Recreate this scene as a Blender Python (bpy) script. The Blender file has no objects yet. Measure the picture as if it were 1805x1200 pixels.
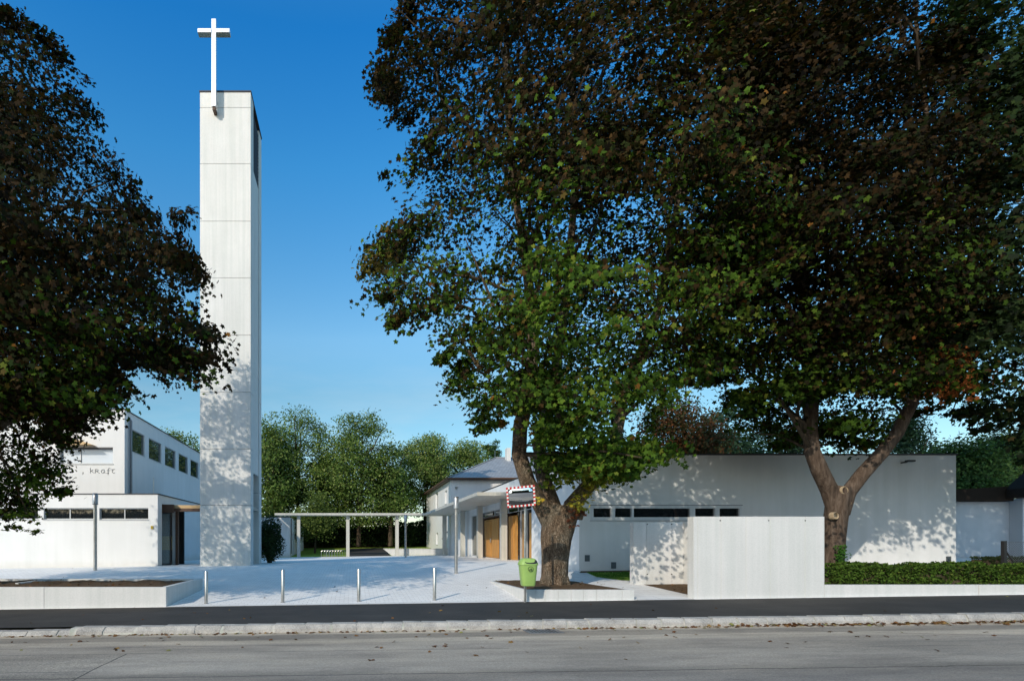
import bpy, bmesh, math, random
import numpy as np
from mathutils import Vector, Matrix, noise as mnoise
R = math.radians
sc = bpy.context.scene
col = sc.collection
# ------------------------------------------------------------------ camera
FPX, VX, VY, CZ = 950.0, 622.0, 955.0, 1.6
cam = bpy.data.objects.new('camera', bpy.data.cameras.new('camera')); col.objects.link(cam)
cam.location = (0, 0, CZ); cam.rotation_euler = (R(90), 0, 0)
cam.data.sensor_width = 36; cam.data.lens = FPX / 1805 * 36
cam.data.shift_x = (902.5 - VX) / 1805; cam.data.shift_y = (VY - 600) / 1805
cam.data.clip_end = 3000; cam.data.clip_start = .05
sc.camera = cam
sc.render.resolution_x, sc.render.resolution_y = 1024, 680
# ------------------------------------------------------------------ light
SUN_EL, SUN_AZ = 28.3, 37.0          # azimuth: shadows fall towards +X of +Y
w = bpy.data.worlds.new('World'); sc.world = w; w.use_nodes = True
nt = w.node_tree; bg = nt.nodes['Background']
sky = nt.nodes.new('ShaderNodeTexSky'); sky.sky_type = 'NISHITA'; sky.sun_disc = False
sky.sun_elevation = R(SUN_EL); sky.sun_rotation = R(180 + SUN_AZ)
sky.air_density = 1.0; sky.dust_density = 0.35; sky.ozone_density = 2.6
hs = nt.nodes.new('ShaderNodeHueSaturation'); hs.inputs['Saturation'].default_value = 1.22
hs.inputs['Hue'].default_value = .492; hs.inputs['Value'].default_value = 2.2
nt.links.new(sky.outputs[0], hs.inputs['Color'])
# tint by sky elevation: deep polarised blue in view, unseen zenith brightened for fill
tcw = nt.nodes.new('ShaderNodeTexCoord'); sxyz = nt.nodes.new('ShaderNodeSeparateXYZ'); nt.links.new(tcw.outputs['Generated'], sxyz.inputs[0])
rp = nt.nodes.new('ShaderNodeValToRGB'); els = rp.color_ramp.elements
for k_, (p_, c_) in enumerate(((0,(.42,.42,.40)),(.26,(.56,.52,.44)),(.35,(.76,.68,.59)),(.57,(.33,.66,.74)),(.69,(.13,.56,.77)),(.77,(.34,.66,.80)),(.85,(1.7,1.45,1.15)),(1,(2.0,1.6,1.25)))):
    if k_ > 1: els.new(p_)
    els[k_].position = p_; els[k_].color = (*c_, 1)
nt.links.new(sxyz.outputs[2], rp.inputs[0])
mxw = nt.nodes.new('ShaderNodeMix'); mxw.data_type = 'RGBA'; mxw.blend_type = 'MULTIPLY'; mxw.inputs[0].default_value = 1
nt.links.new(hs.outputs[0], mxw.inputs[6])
# unseen half of the sky around the sun, made paler and brighter for fill
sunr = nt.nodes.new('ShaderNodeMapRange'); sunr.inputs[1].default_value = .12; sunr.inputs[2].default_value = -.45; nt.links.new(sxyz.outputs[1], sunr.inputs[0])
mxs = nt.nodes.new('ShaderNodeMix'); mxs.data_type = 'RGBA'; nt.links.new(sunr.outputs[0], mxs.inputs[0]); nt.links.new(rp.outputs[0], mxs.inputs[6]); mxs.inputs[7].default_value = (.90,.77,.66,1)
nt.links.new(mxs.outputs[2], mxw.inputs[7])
cn = nt.nodes.new('ShaderNodeTexNoise'); cn.inputs['Scale'].default_value = 2.2; cn.inputs['Detail'].default_value = 7; cn.inputs['Roughness'].default_value = .6
mpw = nt.nodes.new('ShaderNodeMapping'); mpw.inputs['Scale'].default_value = (1,1,5); mpw.inputs['Rotation'].default_value = (0,R(18),0); nt.links.new(tcw.outputs['Generated'], mpw.inputs[0]); nt.links.new(mpw.outputs[0], cn.inputs['Vector'])
cr_ = nt.nodes.new('ShaderNodeValToRGB'); cr_.color_ramp.elements[0].position = .47; cr_.color_ramp.elements[1].position = .85; cr_.color_ramp.elements[1].color = (.5,.5,.5,1)
nt.links.new(cn.outputs['Fac'], cr_.inputs[0])
lowr = nt.nodes.new('ShaderNodeMapRange'); lowr.inputs[1].default_value = .36; lowr.inputs[2].default_value = .16; nt.links.new(sxyz.outputs[2], lowr.inputs[0])
cm = nt.nodes.new('ShaderNodeMath'); cm.operation = 'MULTIPLY'; nt.links.new(cr_.outputs[0], cm.inputs[0]); nt.links.new(lowr.outputs[0], cm.inputs[1])
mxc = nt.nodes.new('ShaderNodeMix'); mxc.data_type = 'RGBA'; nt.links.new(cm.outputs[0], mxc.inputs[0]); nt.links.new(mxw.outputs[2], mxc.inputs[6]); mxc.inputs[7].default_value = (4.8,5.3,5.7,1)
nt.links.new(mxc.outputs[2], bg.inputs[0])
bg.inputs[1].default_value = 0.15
sun = bpy.data.objects.new('sun', bpy.data.lights.new('sun', 'SUN')); col.objects.link(sun)
sun.data.energy = 3.3; sun.data.angle = R(.55); sun.data.color = (1, .90, .76)
ca, ce = R(SUN_AZ), R(SUN_EL)
sdir = Vector((math.sin(ca)*math.cos(ce), math.cos(ca)*math.cos(ce), -math.sin(ce)))
sun.rotation_euler = sdir.to_track_quat('-Z', 'Y').to_euler(); sun.location = (-20, -20, 30)
sc.view_settings.view_transform = 'Standard'; sc.view_settings.look = 'None'
sc.view_settings.exposure = 0.0; sc.view_settings.gamma = 1.0
# ------------------------------------------------------------------ helpers
def PX(px, d): return (px - VX) / FPX * d
def PZ(py, d): return CZ + (VY - py) / FPX * d
def at(px, py, d): return (PX(px, d), d, PZ(py, d))
SLX = .0145
def clampx(x): return max(-26, min(32, x))
def street_z(x): return SLX * clampx(x)
def ground_z(x, y):
    return SLX * clampx(x) + .045 * (min(max(y, 13.8), 25.5) - 13.8) - .010 * (min(max(y, 25.5), 50) - 25.5)

class MB:
    def __init__(s): s.v = []; s.f = []
    def add(s, vs, fs):
        o = len(s.v); s.v += [tuple(p) for p in vs]; s.f += [tuple(i + o for i in f) for f in fs]; return s
    def box(s, x0, x1, y0, y1, z0, z1, T=None):
        vs = [(x0,y0,z0),(x1,y0,z0),(x1,y1,z0),(x0,y1,z0),(x0,y0,z1),(x1,y0,z1),(x1,y1,z1),(x0,y1,z1)]
        if T: vs = [T(*p) for p in vs]
        return s.add(vs, [(0,3,2,1),(4,5,6,7),(0,1,5,4),(1,2,6,5),(2,3,7,6),(3,0,4,7)])
    def prism(s, pts, z0, z1, T=None):       # polygon in xy, extruded in z
        n = len(pts); vs = [(p[0], p[1], z0) for p in pts] + [(p[0], p[1], z1) for p in pts]
        if T: vs = [T(*p) for p in vs]
        return s.add(vs, [tuple(range(n))[::-1], tuple(range(n, 2*n))] + [(i, (i+1) % n, n+(i+1) % n, n+i) for i in range(n)])
    def tube(s, pts, rad, n=10, cap=True, wob=0, seed=0):
        pts = [Vector(p) for p in pts]; rr = rad if hasattr(rad, '__len__') else [rad]*len(pts)
        rings = []; prev = None
        for i, p in enumerate(pts):
            d = (pts[min(i+1, len(pts)-1)] - pts[max(i-1, 0)]).normalized()
            ref = prev if prev is not None else (Vector((1,0,0)) if abs(d.x) < .9 else Vector((0,1,0)))
            a = (ref - d*ref.dot(d)).normalized(); b = d.cross(a); prev = a
            ring = []
            for k in range(n):
                t = 2*math.pi*k/n; q = a*math.cos(t) + b*math.sin(t); r = rr[i]
                if wob: r *= 1 + wob*mnoise.noise(Vector((q.x*1.7+seed, q.y*1.7, p.z*1.1))) + wob*.6*mnoise.noise(Vector((q.x*5, q.y*5+seed, p.z*2.3)))
                ring.append(p + q*r)
            rings.append(ring)
        o = [v for r in rings for v in r]; f = []
        for i in range(len(rings)-1):
            for k in range(n): f.append((i*n+k, i*n+(k+1) % n, (i+1)*n+(k+1) % n, (i+1)*n+k))
        if cap: f.append(tuple(range(n))[::-1]); f.append(tuple((len(rings)-1)*n+k for k in range(n)))
        return s.add(o, f)
    def lathe(s, prof, c=(0,0,0), n=20):
        o = []; f = []
        for r, z in prof:
            for k in range(n):
                t = 2*math.pi*k/n; o.append((c[0]+r*math.cos(t), c[1]+r*math.sin(t), c[2]+z))
        for i in range(len(prof)-1):
            for k in range(n): f.append((i*n+k, i*n+(k+1) % n, (i+1)*n+(k+1) % n, (i+1)*n+k))
        f.append(tuple(range(n))[::-1]); f.append(tuple((len(prof)-1)*n+k for k in range(n)))
        return s.add(o, f)
    def holed(s, T, u0, u1, v0, v1, th, holes):   # wall with rectangular openings, T maps (u, v, inward)
        us = sorted({u0, u1} | {h[0] for h in holes} | {h[1] for h in holes}); us = [u for u in us if u0 <= u <= u1]
        vs = sorted({v0, v1} | {h[2] for h in holes} | {h[3] for h in holes}); vs = [v for v in vs if v0 <= v <= v1]
        def solid(i, j):
            if not (0 <= i < len(us)-1 and 0 <= j < len(vs)-1): return False
            cu, cv = (us[i]+us[i+1])/2, (vs[j]+vs[j+1])/2
            return not any(h[0] < cu < h[1] and h[2] < cv < h[3] for h in holes)
        for i in range(len(us)-1):
            for j in range(len(vs)-1):
                if not solid(i, j): continue
                a, b, c, d = us[i], us[i+1], vs[j], vs[j+1]
                s.add([T(a,c,0), T(b,c,0), T(b,d,0), T(a,d,0)], [(0,1,2,3)])
                s.add([T(a,c,th), T(b,c,th), T(b,d,th), T(a,d,th)], [(3,2,1,0)])
                if not solid(i-1, j): s.add([T(a,c,0), T(a,d,0), T(a,d,th), T(a,c,th)], [(0,1,2,3)])
                if not solid(i+1, j): s.add([T(b,c,0), T(b,d,0), T(b,d,th), T(b,c,th)], [(3,2,1,0)])
                if not solid(i, j-1): s.add([T(a,c,0), T(b,c,0), T(b,c,th), T(a,c,th)], [(3,2,1,0)])
                if not solid(i, j+1): s.add([T(a,d,0), T(b,d,0), T(b,d,th), T(a,d,th)], [(0,1,2,3)])
        return s
    def build(s, name, mat, parent=None, smooth=False, bevel=0, merge=True, kind=None, extra=None):
        me = bpy.data.meshes.new(name)
        off = Vector((0,0,0)); p = parent
        while p is not None: off += p.location; p = p.parent
        me.from_pydata([(x-off.x, y-off.y, z-off.z) for x, y, z in s.v], [], s.f)
        bm = bmesh.new(); bm.from_mesh(me)
        if merge: bmesh.ops.remove_doubles(bm, verts=bm.verts, dist=1e-4)
        bmesh.ops.recalc_face_normals(bm, faces=bm.faces)
        if bevel: bmesh.ops.bevel(bm, geom=bm.edges[:], offset=bevel, segments=2, affect='EDGES', clamp_overlap=True)
        if smooth:
            for f in bm.faces: f.smooth = True
        bm.to_mesh(me); bm.free()
        me.materials.append(mat)
        o = bpy.data.objects.new(name, me); col.objects.link(o); o.parent = parent
        if smooth: 
            try: me.set_sharp_from_angle(angle=R(40))
            except Exception: pass
        if kind: o['kind'] = kind
        return o
def tag(o, label, cat, group=None, kind=None):
    if label: o['label'] = label
    if cat: o['category'] = cat
    if group: o['group'] = group
    if kind: o['kind'] = kind
    return o
def thing(name, loc, label, cat, group=None):
    e = bpy.data.objects.new(name, None); col.objects.link(e); e.location = loc; e.empty_display_size = .3
    return tag(e, label, cat, group)
def dup(root, loc, label):
    def cp(o, par):
        c = o.copy(); col.objects.link(c); c.parent = par
        for ch in list(o.children): cp(ch, c)
        return c
    r = cp(root, None); r.location = loc; r['label'] = label
    return r
def TF(y0): return lambda u, v, w: (u, y0 + w, v)            # wall facing the street (-Y)
def TRt(x0): return lambda u, v, w: (x0 - w, u, v)           # wall facing +X, u runs along Y
def TL(x0): return lambda u, v, w: (x0 + w, u, v)            # wall facing -X

# ------------------------------------------------------------------ materials
class NM:
    def __init__(s, name, rough=.7, spec=.3, metal=0):
        s.m = bpy.data.materials.new(name); s.m.use_nodes = True; s.t = s.m.node_tree
        s.b = s.t.nodes['Principled BSDF']; s.b.inputs['Roughness'].default_value = rough
        s.b.inputs['Specular IOR Level'].default_value = spec; s.b.inputs['Metallic'].default_value = metal
        s.tc = s.t.nodes.new('ShaderNodeTexCoord')
        s.geo = s.t.nodes.new('ShaderNodeNewGeometry')
    def n(s, t, **kw):
        x = s.t.nodes.new(t)
        for k, v in kw.items():
            if k in x.inputs.keys(): x.inputs[k].default_value = v
            else: setattr(x, k, v)
        return x
    def l(s, a, b): s.t.links.new(a, b)
    def coords(s, scale=(1,1,1)):
        m = s.n('ShaderNodeMapping'); m.inputs['Scale'].default_value = scale
        s.l(s.geo.outputs['Position'], m.inputs[0]); return m.outputs[0]
    def noise(s, scale, detail=4, sc3=(1,1,1), rough=.55, dist=0):
        x = s.n('ShaderNodeTexNoise', Scale=scale, Detail=detail, Roughness=rough, Distortion=dist)
        s.l(s.coords(sc3), x.inputs['Vector']); return x.outputs['Fac']
    def ramp(s, src, stops):
        r = s.n('ShaderNodeValToRGB'); e = r.color_ramp.elements
        while len(e) > len(stops): e.remove(e[-1])
        while len(e) < len(stops): e.new(.5)
        for k, (p, c) in enumerate(stops):
            e[k].position = p; e[k].color = c if len(c) == 4 else (*c, 1)
        s.l(src, r.inputs[0]); return r.outputs['Color']
    def mix(s, fac, a, b, mode='MIX'):
        x = s.n('ShaderNodeMix', data_type='RGBA', blend_type=mode)
        for i, v in ((0, fac), (6, a), (7, b)):
            if hasattr(v, 'links'): s.l(v, x.inputs[i])
            else: x.inputs[i].default_value = v if i == 0 or len(v) == 4 else (*v, 1)
        return x.outputs[2]
    def math(s, op, a, b=None, c=None):
        x = s.n('ShaderNodeMath', operation=op)
        for i, v in enumerate((a, b, c)):
            if v is None: continue
            if hasattr(v, 'links'): s.l(v, x.inputs[i])
            else: x.inputs[i].default_value = v
        return x.outputs[0]
    def xyz(s):
        x = s.n('ShaderNodeSeparateXYZ'); s.l(s.geo.outputs['Position'], x.inputs[0]); return x.outputs
    def color(s, c):
        if hasattr(c, 'links'): s.l(c, s.b.inputs['Base Color'])
        else: s.b.inputs['Base Color'].default_value = (*c, 1)
        return s
    def bump(s, h, strength=.3, dist=.01):
        x = s.n('ShaderNodeBump', Strength=strength, Distance=dist); s.l(h, x.inputs['Height']); s.l(x.outputs[0], s.b.inputs['Normal']); return s
def simple(name, c, rough=.6, metal=0, spec=.4, var=.12, sc=3):
    m = NM(name, rough, spec, metal)
    m.color(m.mix(m.ramp(m.noise(sc), [(.3, (1-var,)*3), (.7, (1,)*3)]), (0,0,0), c, 'MIX') if False else m.mix(1.0, c, m.ramp(m.noise(sc), [(.3, (1-var,)*3), (.7, (1,)*3)]), 'MULTIPLY'))
    return m.m
def plaster(name, c, stain=.06):
    m = NM(name, .85, .2)
    a = m.ramp(m.noise(.7, 6), [(.3, (1-stain,)*3), (.7, (1,)*3)])
    b = m.ramp(m.noise(2.2, 4, (1.5,1.5,.12)), [(.35, (1-stain*.8, 1-stain*.7, 1-stain*.8)), (.65, (1,)*3)])
    z = m.ramp(m.math('ADD', m.math('MULTIPLY', m.noise(1.5, 5), .6), m.xyz()[2]), [(.5, (.86,.84,.80)), (1.0, (1,1,1))])
    x = m.mix(1.0, m.mix(1.0, c, a, 'MULTIPLY'), b, 'MULTIPLY')
    x = m.mix(1.0, x, z, 'MULTIPLY')
    m.color(x); m.bump(m.noise(160, 3), .25, .004); return m.m
def concrete(name, c, streak=.14, line=0, tint=(.86,.88,.86)):
    m = NM(name, .8, .25)
    a = m.ramp(m.noise(1.1, 7, rough=.6), [(.25, (1-streak*.8,)*3), (.72, (1,)*3)])
    b = m.ramp(m.noise(2.6, 5, (2.2,2.2,.06)), [(.38, (1-streak, 1-streak*.8, 1-streak*.9)), (.62, (1,)*3)])
    f = m.ramp(m.noise(28, 4), [(.3, (.93,)*3), (.6, (1,)*3)])
    x = m.mix(1.0, m.mix(1.0, c, a, 'MULTIPLY'), b, 'MULTIPLY'); x = m.mix(1.0, x, f, 'MULTIPLY')
    v = m.n('ShaderNodeTexVoronoi', Scale=7.0); m.l(m.coords(), v.inputs['Vector'])
    hole = m.ramp(v.outputs['Distance'], [(.03, (.55,.55,.53)), (.06, (1,1,1))])
    x = m.mix(.6, x, m.mix(1.0, x, hole, 'MULTIPLY'))
    m.color(x); m.bump(m.noise(60, 5), .35, .006); return m.m
M = {}
M['white'] = plaster('white_render', (.755,.76,.755))
M['whiteb'] = plaster('white_render_church', (.79,.80,.80), .08)
M['mortar'] = concrete('kerb_mortar_mix', (.60,.57,.51), .35)
M['tower'] = concrete('tower_concrete', (.785,.78,.755), .10)
M['beige'] = concrete('beige_concrete', (.55,.51,.44), .18)
M['conc'] = concrete('pale_concrete', (.70,.695,.675), .09)
M['conc2'] = concrete('canopy_concrete', (.62,.60,.54), .16)
M['steel'] = simple('brushed_steel', (.60,.58,.55), .33, 1, var=.2, sc=8)
M['zinc'] = simple('dark_metal_flashing', (.05,.05,.055), .5, .4)
M['pipe'] = simple('grey_pipe_metal', (.22,.23,.24), .45, .5)
M['frame'] = simple('grey_window_frame', (.48,.50,.51), .5, .3)
M['wframe'] = simple('white_window_frame', (.70,.72,.73), .5, 0)
M['dframe'] = simple('dark_door_frame', (.09,.08,.075), .5, .3)
M['brown'] = simple('brown_beam', (.10,.055,.035), .6)
M['inner'] = simple('dark_interior', (.035,.033,.03), .9, var=.5)
M['red'] = simple('red_reflective', (.62,.03,.025), .4)
M['wht'] = simple('white_reflective', (.80,.80,.78), .4, var=.06)
M['black'] = simple('black_plastic', (.02,.02,.02), .5)
M['dark_emblem'] = simple('dark_emblem', (.03,.06,.02), .5)
M['yellow'] = simple('yellow_sign', (.62,.42,.05), .5, var=.3, sc=20)
M['green_plastic'] = simple('green_plastic', (.31,.48,.13), .42, var=.14, sc=5)
M['vent'] = simple('vent_grille', (.10,.13,.14), .5, .3)
M['tan'] = simple('tan_board', (.60,.42,.22), .7)
M['roofd'] = simple('dark_roof', (.030,.023,.018), .9, spec=.1)
M['stucco_shade'] = plaster('shaded_house_render', (.55,.58,.62))  # white wall with the blue tree shade put into its colour
def glassm(name, c, rough=.03, ior=1.5):
    m = NM(name, rough, .8); m.color(c); m.b.inputs['IOR'].default_value = ior
    m.bump(m.noise(.9, 2), .04, .05); return m.m
M['glass'] = glassm('dark_window_glass', (.012,.015,.018), ior=1.55)
M['glassg'] = glassm('green_window_glass', (.02,.035,.03), ior=1.8)
M['glassl'] = glassm('pale_reflection_glass', (.55,.60,.66), .12)  # pale reflection put into the pane colour
mm = NM('clear_glazing', .02, .6); mm.color((.75,.85,.85)); mm.b.inputs['Alpha'].default_value = .28; M['clear'] = mm.m
mm = NM('mirror_surface', .03, .5, 1.0); mm.color((.82,.85,.88)); M['mirror'] = mm.m
# wood
m = NM('oak_door', .5, .35)
g = m.ramp(m.noise(6, 6, (3,3,.25), dist=.6), [(.3, (.42,.19,.045)), (.55, (.58,.29,.075)), (.75, (.66,.36,.11))])
m.color(g); M['wood'] = m.m
# bark
m = NM('bark', .92, .15)
n1 = m.noise(9, 8, (1,1,.22), .65, .8); n2 = m.noise(2.0, 4)
v = m.n('ShaderNodeTexVoronoi', Scale=20.0, feature='DISTANCE_TO_EDGE')
mp = m.n('ShaderNodeMapping'); mp.inputs['Scale'].default_value = (1,1,.17); m.l(m.geo.outputs['Position'], mp.inputs[0])
ad = m.n('ShaderNodeMix', data_type='RGBA', blend_type='ADD'); ad.inputs[0].default_value = .35
nn = m.n('ShaderNodeTexNoise', Scale=4.0, Detail=4); m.l(m.geo.outputs['Position'], nn.inputs['Vector'])
m.l(mp.outputs[0], ad.inputs[6]); m.l(nn.outputs['Color'], ad.inputs[7]); m.l(ad.outputs[2], v.inputs['Vector'])
c = m.ramp(n1, [(.28, (.06,.043,.030)), (.5, (.21,.150,.10)), (.7, (.36,.27,.19))])
c = m.mix(m.ramp(n2, [(.45, (0,)*3), (.62, (.75,)*3)]), c, (.25,.215,.16))
c = m.mix(1.0, c, m.ramp(v.outputs['Distance'], [(.0, (.35,.33,.30)), (.12, (1,1,1))]), 'MULTIPLY')
m.color(c); m.bump(m.math('ADD', m.math('MULTIPLY', m.math('MINIMUM', v.outputs['Distance'], .25), 3.0), n1), .9, .05); M['bark'] = m.m
m = NM('dark_bark', .9, .1); c = m.ramp(m.noise(6, 6, (1,1,.25)), [(.3, (.03,.022,.016)), (.7, (.12,.09,.06))]); m.color(c); M['bark2'] = m.m
m = NM('brown_bark', .92, .1); na_ = m.noise(11, 8, (1,1,.25), .7, .6); c = m.ramp(na_, [(.28, (.030,.021,.016)), (.5, (.095,.068,.050)), (.72, (.17,.13,.10))]); m.color(c); m.bump(na_, 1.0, .04); M['bark_brown'] = m.m
m = NM('cut_wood', .8, .2); c = m.ramp(m.noise(14, 4), [(.3, (.28,.2,.12)), (.7, (.5,.4,.27))]); m.color(c); M['cut'] = m.m
# leaves
def leafmat(name, trans=.20, rough=.7, spec=.05):
    m = NM(name, rough, spec)
    at_ = m.n('ShaderNodeAttribute', attribute_name='leaf_color'); m.color(at_.outputs['Color'])
    tr = m.n('ShaderNodeBsdfTranslucent'); mx = m.n('ShaderNodeMixShader'); mx.inputs[0].default_value = trans
    m.l(m.mix(1.0, at_.outputs['Color'], (1.5,1.6,.7), 'MULTIPLY'), tr.inputs[0])
    out = m.t.nodes['Material Output']
    m.l(m.b.outputs[0], mx.inputs[1]); m.l(tr.outputs[0], mx.inputs[2]); m.l(mx.outputs[0], out.inputs[0]); return m.m
M['leaf'] = leafmat('maple_leaves'); M['leaf_far'] = leafmat('distant_leaves', .25, .6, .15)
# soil
m = NM('soil', .95, .1); n1 = m.noise(9, 8, rough=.7); n2 = m.noise(60, 4)
c = m.mix(.5, m.ramp(n1, [(.3, (.06,.038,.022)), (.7, (.20,.125,.07))]), m.ramp(n2, [(.35, (.04,.026,.016)), (.7, (.26,.18,.11))]))
m.color(c); m.bump(m.math('ADD', n1, m.math('MULTIPLY', n2, .5)), 1, .05); M['soil'] = m.m
m = NM('lawn_grass', .9, .1); c = m.ramp(m.noise(3, 8, rough=.7), [(.3, (.15,.24,.025)), (.7, (.28,.37,.06))]); m.color(c); m.bump(m.noise(40, 5), .3, .02); M['lawn'] = m.m
m = NM('ground_earth', .95, .1); c = m.ramp(m.noise(.5, 8), [(.3, (.06,.07,.03)), (.7, (.13,.12,.07))]); m.color(c); M['earth'] = m.m
# fresh asphalt pavement
m = NM('dark_asphalt', .8, .3)
c = m.mix(.6, m.ramp(m.noise(110, 3), [(.3, (.018,.016,.014)), (.7, (.072,.064,.056))]), m.ramp(m.noise(1.2, 6), [(.3, (.020,.019,.018)), (.7, (.052,.047,.042))]))
c = m.mix(m.ramp(m.noise(45, 2), [(.70, (0,)*3), (.74, (.7,)*3)]), c, (.16,.15,.14))
c = m.mix(m.ramp(m.noise(1.4, 5, (.25,1.5,1)), [(.55, (0,)*3), (.75, (.35,)*3)]), c, (.085,.08,.075))
m.color(c); m.bump(m.noise(140, 3), .6, .006); M['asphalt'] = m.m
# old road
m = NM('worn_road', .85, .25); X = m.xyz()
wy = m.math('ADD', X[1], m.math('MULTIPLY', m.math('SUBTRACT', m.noise(.8, 6), .5), .30))
big = m.ramp(m.noise(.55, 8, (.35,1.6,1), .65), [(.3, (.31,.27,.225)), (.72, (.50,.44,.37))])
grain = m.ramp(m.noise(85, 4, rough=.7), [(.3, (.55,)*3), (.7, (1.15,)*3)])
c = m.mix(.9, big, m.mix(1.0, big, grain, 'MULTIPLY')); c = m.mix(1.0, c, m.ramp(m.noise(26, 5, (1,1.6,1), .7), [(.3, (.72,)*3), (.68, (1.12,)*3)]), 'MULTIPLY')
band = m.n('ShaderNodeMapRange'); m.l(wy, band.inputs[0]); band.inputs[1].default_value = 6.5; band.inputs[2].default_value = 10.6
bc = m.ramp(band.outputs[0], [(0, (.70,.71,.74)), (.15, (.74,)*3), (.20, (1.0,)*3), (.66, (1.02,1.0,.97)), (.70, (1.32,1.28,1.2)), (.76, (1.32,1.28,1.2)), (.785, (.82,.80,.77)), (.885, (.84,.82,.78)), (.905, (1.35,1.3,1.2)), (.975, (1.42,1.36,1.24)), (1.0, (.45,.4,.34))])
c = m.mix(1.0, c, bc, 'MULTIPLY')
# cracks
def crack(y0, wdt, amp, seed, slope=0.0):
    q = m.math('ADD', X[1], m.math('MULTIPLY', X[0], slope))
    nz = m.n('ShaderNodeTexNoise', Scale=1.3, Detail=8.0, Roughness=.65); mp_ = m.n('ShaderNodeMapping'); mp_.inputs['Location'].default_value = (seed, 0, 0)
    mp_.inputs['Scale'].default_value = (1, .0, 0); m.l(m.geo.outputs['Position'], mp_.inputs[0]); m.l(mp_.outputs[0], nz.inputs['Vector'])
    q = m.math('ADD', q, m.math('MULTIPLY', m.math('SUBTRACT', nz.outputs['Fac'], .5), amp))
    return m.math('LESS_THAN', m.math('ABSOLUTE', m.math('SUBTRACT', q, y0)), wdt)
ck = crack(7.05, .014, .18, 3)
ck = m.math('MAXIMUM', ck, m.math('MULTIPLY', crack(9.15, .009, .08, 11), m.math('LESS_THAN', X[0], -.5)))
jx = m.math('ADD', m.math('ADD', X[0], 3.62), m.math('MULTIPLY', m.math('SUBTRACT', m.noise(1.1, 6), .5), .10))     # joint of the old patch
jy = m.math('LESS_THAN', X[1], 8.62)
ck = m.math('MAXIMUM', ck, m.math('MULTIPLY', m.math('LESS_THAN', m.math('ABSOLUTE', jx), .014), jy))
lft = m.math('LESS_THAN', jx, 0)
ck = m.math('MAXIMUM', ck, m.math('MULTIPLY', crack(7.43, .010, .10, 31), lft))
ck = m.math('MAXIMUM', ck, m.math('MULTIPLY', crack(8.62, .008, .06, 33), m.math('LESS_THAN', X[0], 2.5)))
ck = m.math('MAXIMUM', ck, m.math('MULTIPLY', crack(8.35, .007, .05, 35), m.math('MULTIPLY', m.math('GREATER_THAN', X[0], 7.0), m.math('LESS_THAN', X[0], 9.6))))
c = m.mix(m.math('MULTIPLY', m.math('MULTIPLY', lft, jy), .75), c, m.mix(1.0, c, m.ramp(m.noise(34, 5, rough=.8), [(.36, (.45,.46,.48)), (.64, (1.38,1.37,1.34))]), 'MULTIPLY'))
rgt = m.math('MULTIPLY', m.math('GREATER_THAN', m.math('ADD', m.math('MULTIPLY', X[1], 1.1), X[0]), 17.2), m.math('LESS_THAN', X[1], 8.95))
c = m.mix(m.math('MULTIPLY', rgt, .5), c, m.mix(1.0, c, (.80,.82,.85), 'MULTIPLY'))
ck = m.math('MAXIMUM', ck, m.math('MULTIPLY', crack(12.05, .012, .08, 41, .27), m.math('GREATER_THAN', X[1], 8.3)))
c = m.mix(m.math('MULTIPLY', ck, .8), c, (.05,.047,.045))
lp = m.ramp(m.noise(3, 5), [(.5, (0,)*3), (.62, (.5,)*3)])
c = m.mix(m.ramp(m.noise(38, 3), [(.66, (0,)*3), (.70, (.35,)*3)]), c, (.09,.085,.08))
m.color(c); c2_ = m.ramp(m.noise(.9, 6, (.5,2.2,1), .7), [(.38, (.93,.93,.94)), (.5, (1.12,)*3), (.64, (1.28,1.26,1.23))]); m.color(m.mix(1.0, c, c2_, 'MULTIPLY')); m.bump(m.math('ADD', m.noise(70, 5, rough=.8), m.math('MULTIPLY', ck, -1.5)), 1.0, .012); M['road'] = m.m
# pavers
m = NM('pale_paving_setts', .8, .3)
br = m.n('ShaderNodeTexBrick'); br.inputs['Scale'].default_value = 1.0
br.inputs['Brick Width'].default_value = .24; br.inputs['Row Height'].default_value = .16; br.inputs['Mortar Size'].default_value = .008
br.inputs['Mortar Smooth'].default_value = .3
br.inputs['Color1'].default_value = (.82,.805,.78,1); br.inputs['Color2'].default_value = (.92,.905,.875,1); br.inputs['Mortar'].default_value = (.60,.585,.565,1)
m.l(m.coords(), br.inputs['Vector'])
c = m.mix(1.0, br.outputs['Color'], m.ramp(m.noise(.6, 7), [(.3, (.93,.92,.91)), (.7, (1,)*3)]), 'MULTIPLY')
c = m.mix(1.0, c, m.ramp(m.noise(50, 3), [(.3, (.93,)*3), (.6, (1,)*3)]), 'MULTIPLY')
m.color(c); m.bump(m.math('ADD', m.math('MULTIPLY', br.outputs['Fac'], -1), m.math('MULTIPLY', m.noise(9, 3), .35)), .28, .010); M['pavers'] = m.m
m = NM('smooth_path', .8, .3)
br = m.n('ShaderNodeTexBrick'); br.inputs['Scale'].default_value = 1.0
br.inputs['Brick Width'].default_value = .8; br.inputs['Row Height'].default_value = .4; br.inputs['Mortar Size'].default_value = .005
br.inputs['Color1'].default_value = (.78,.77,.74,1); br.inputs['Color2'].default_value = (.84,.83,.80,1); br.inputs['Mortar'].default_value = (.40,.39,.38,1)
m.l(m.coords(), br.inputs['Vector']); m.color(m.mix(1.0, br.outputs['Color'], m.ramp(m.noise(2, 6), [(.3, (.86,)*3), (.7, (1,)*3)]), 'MULTIPLY')); M['path'] = m.m
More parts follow.
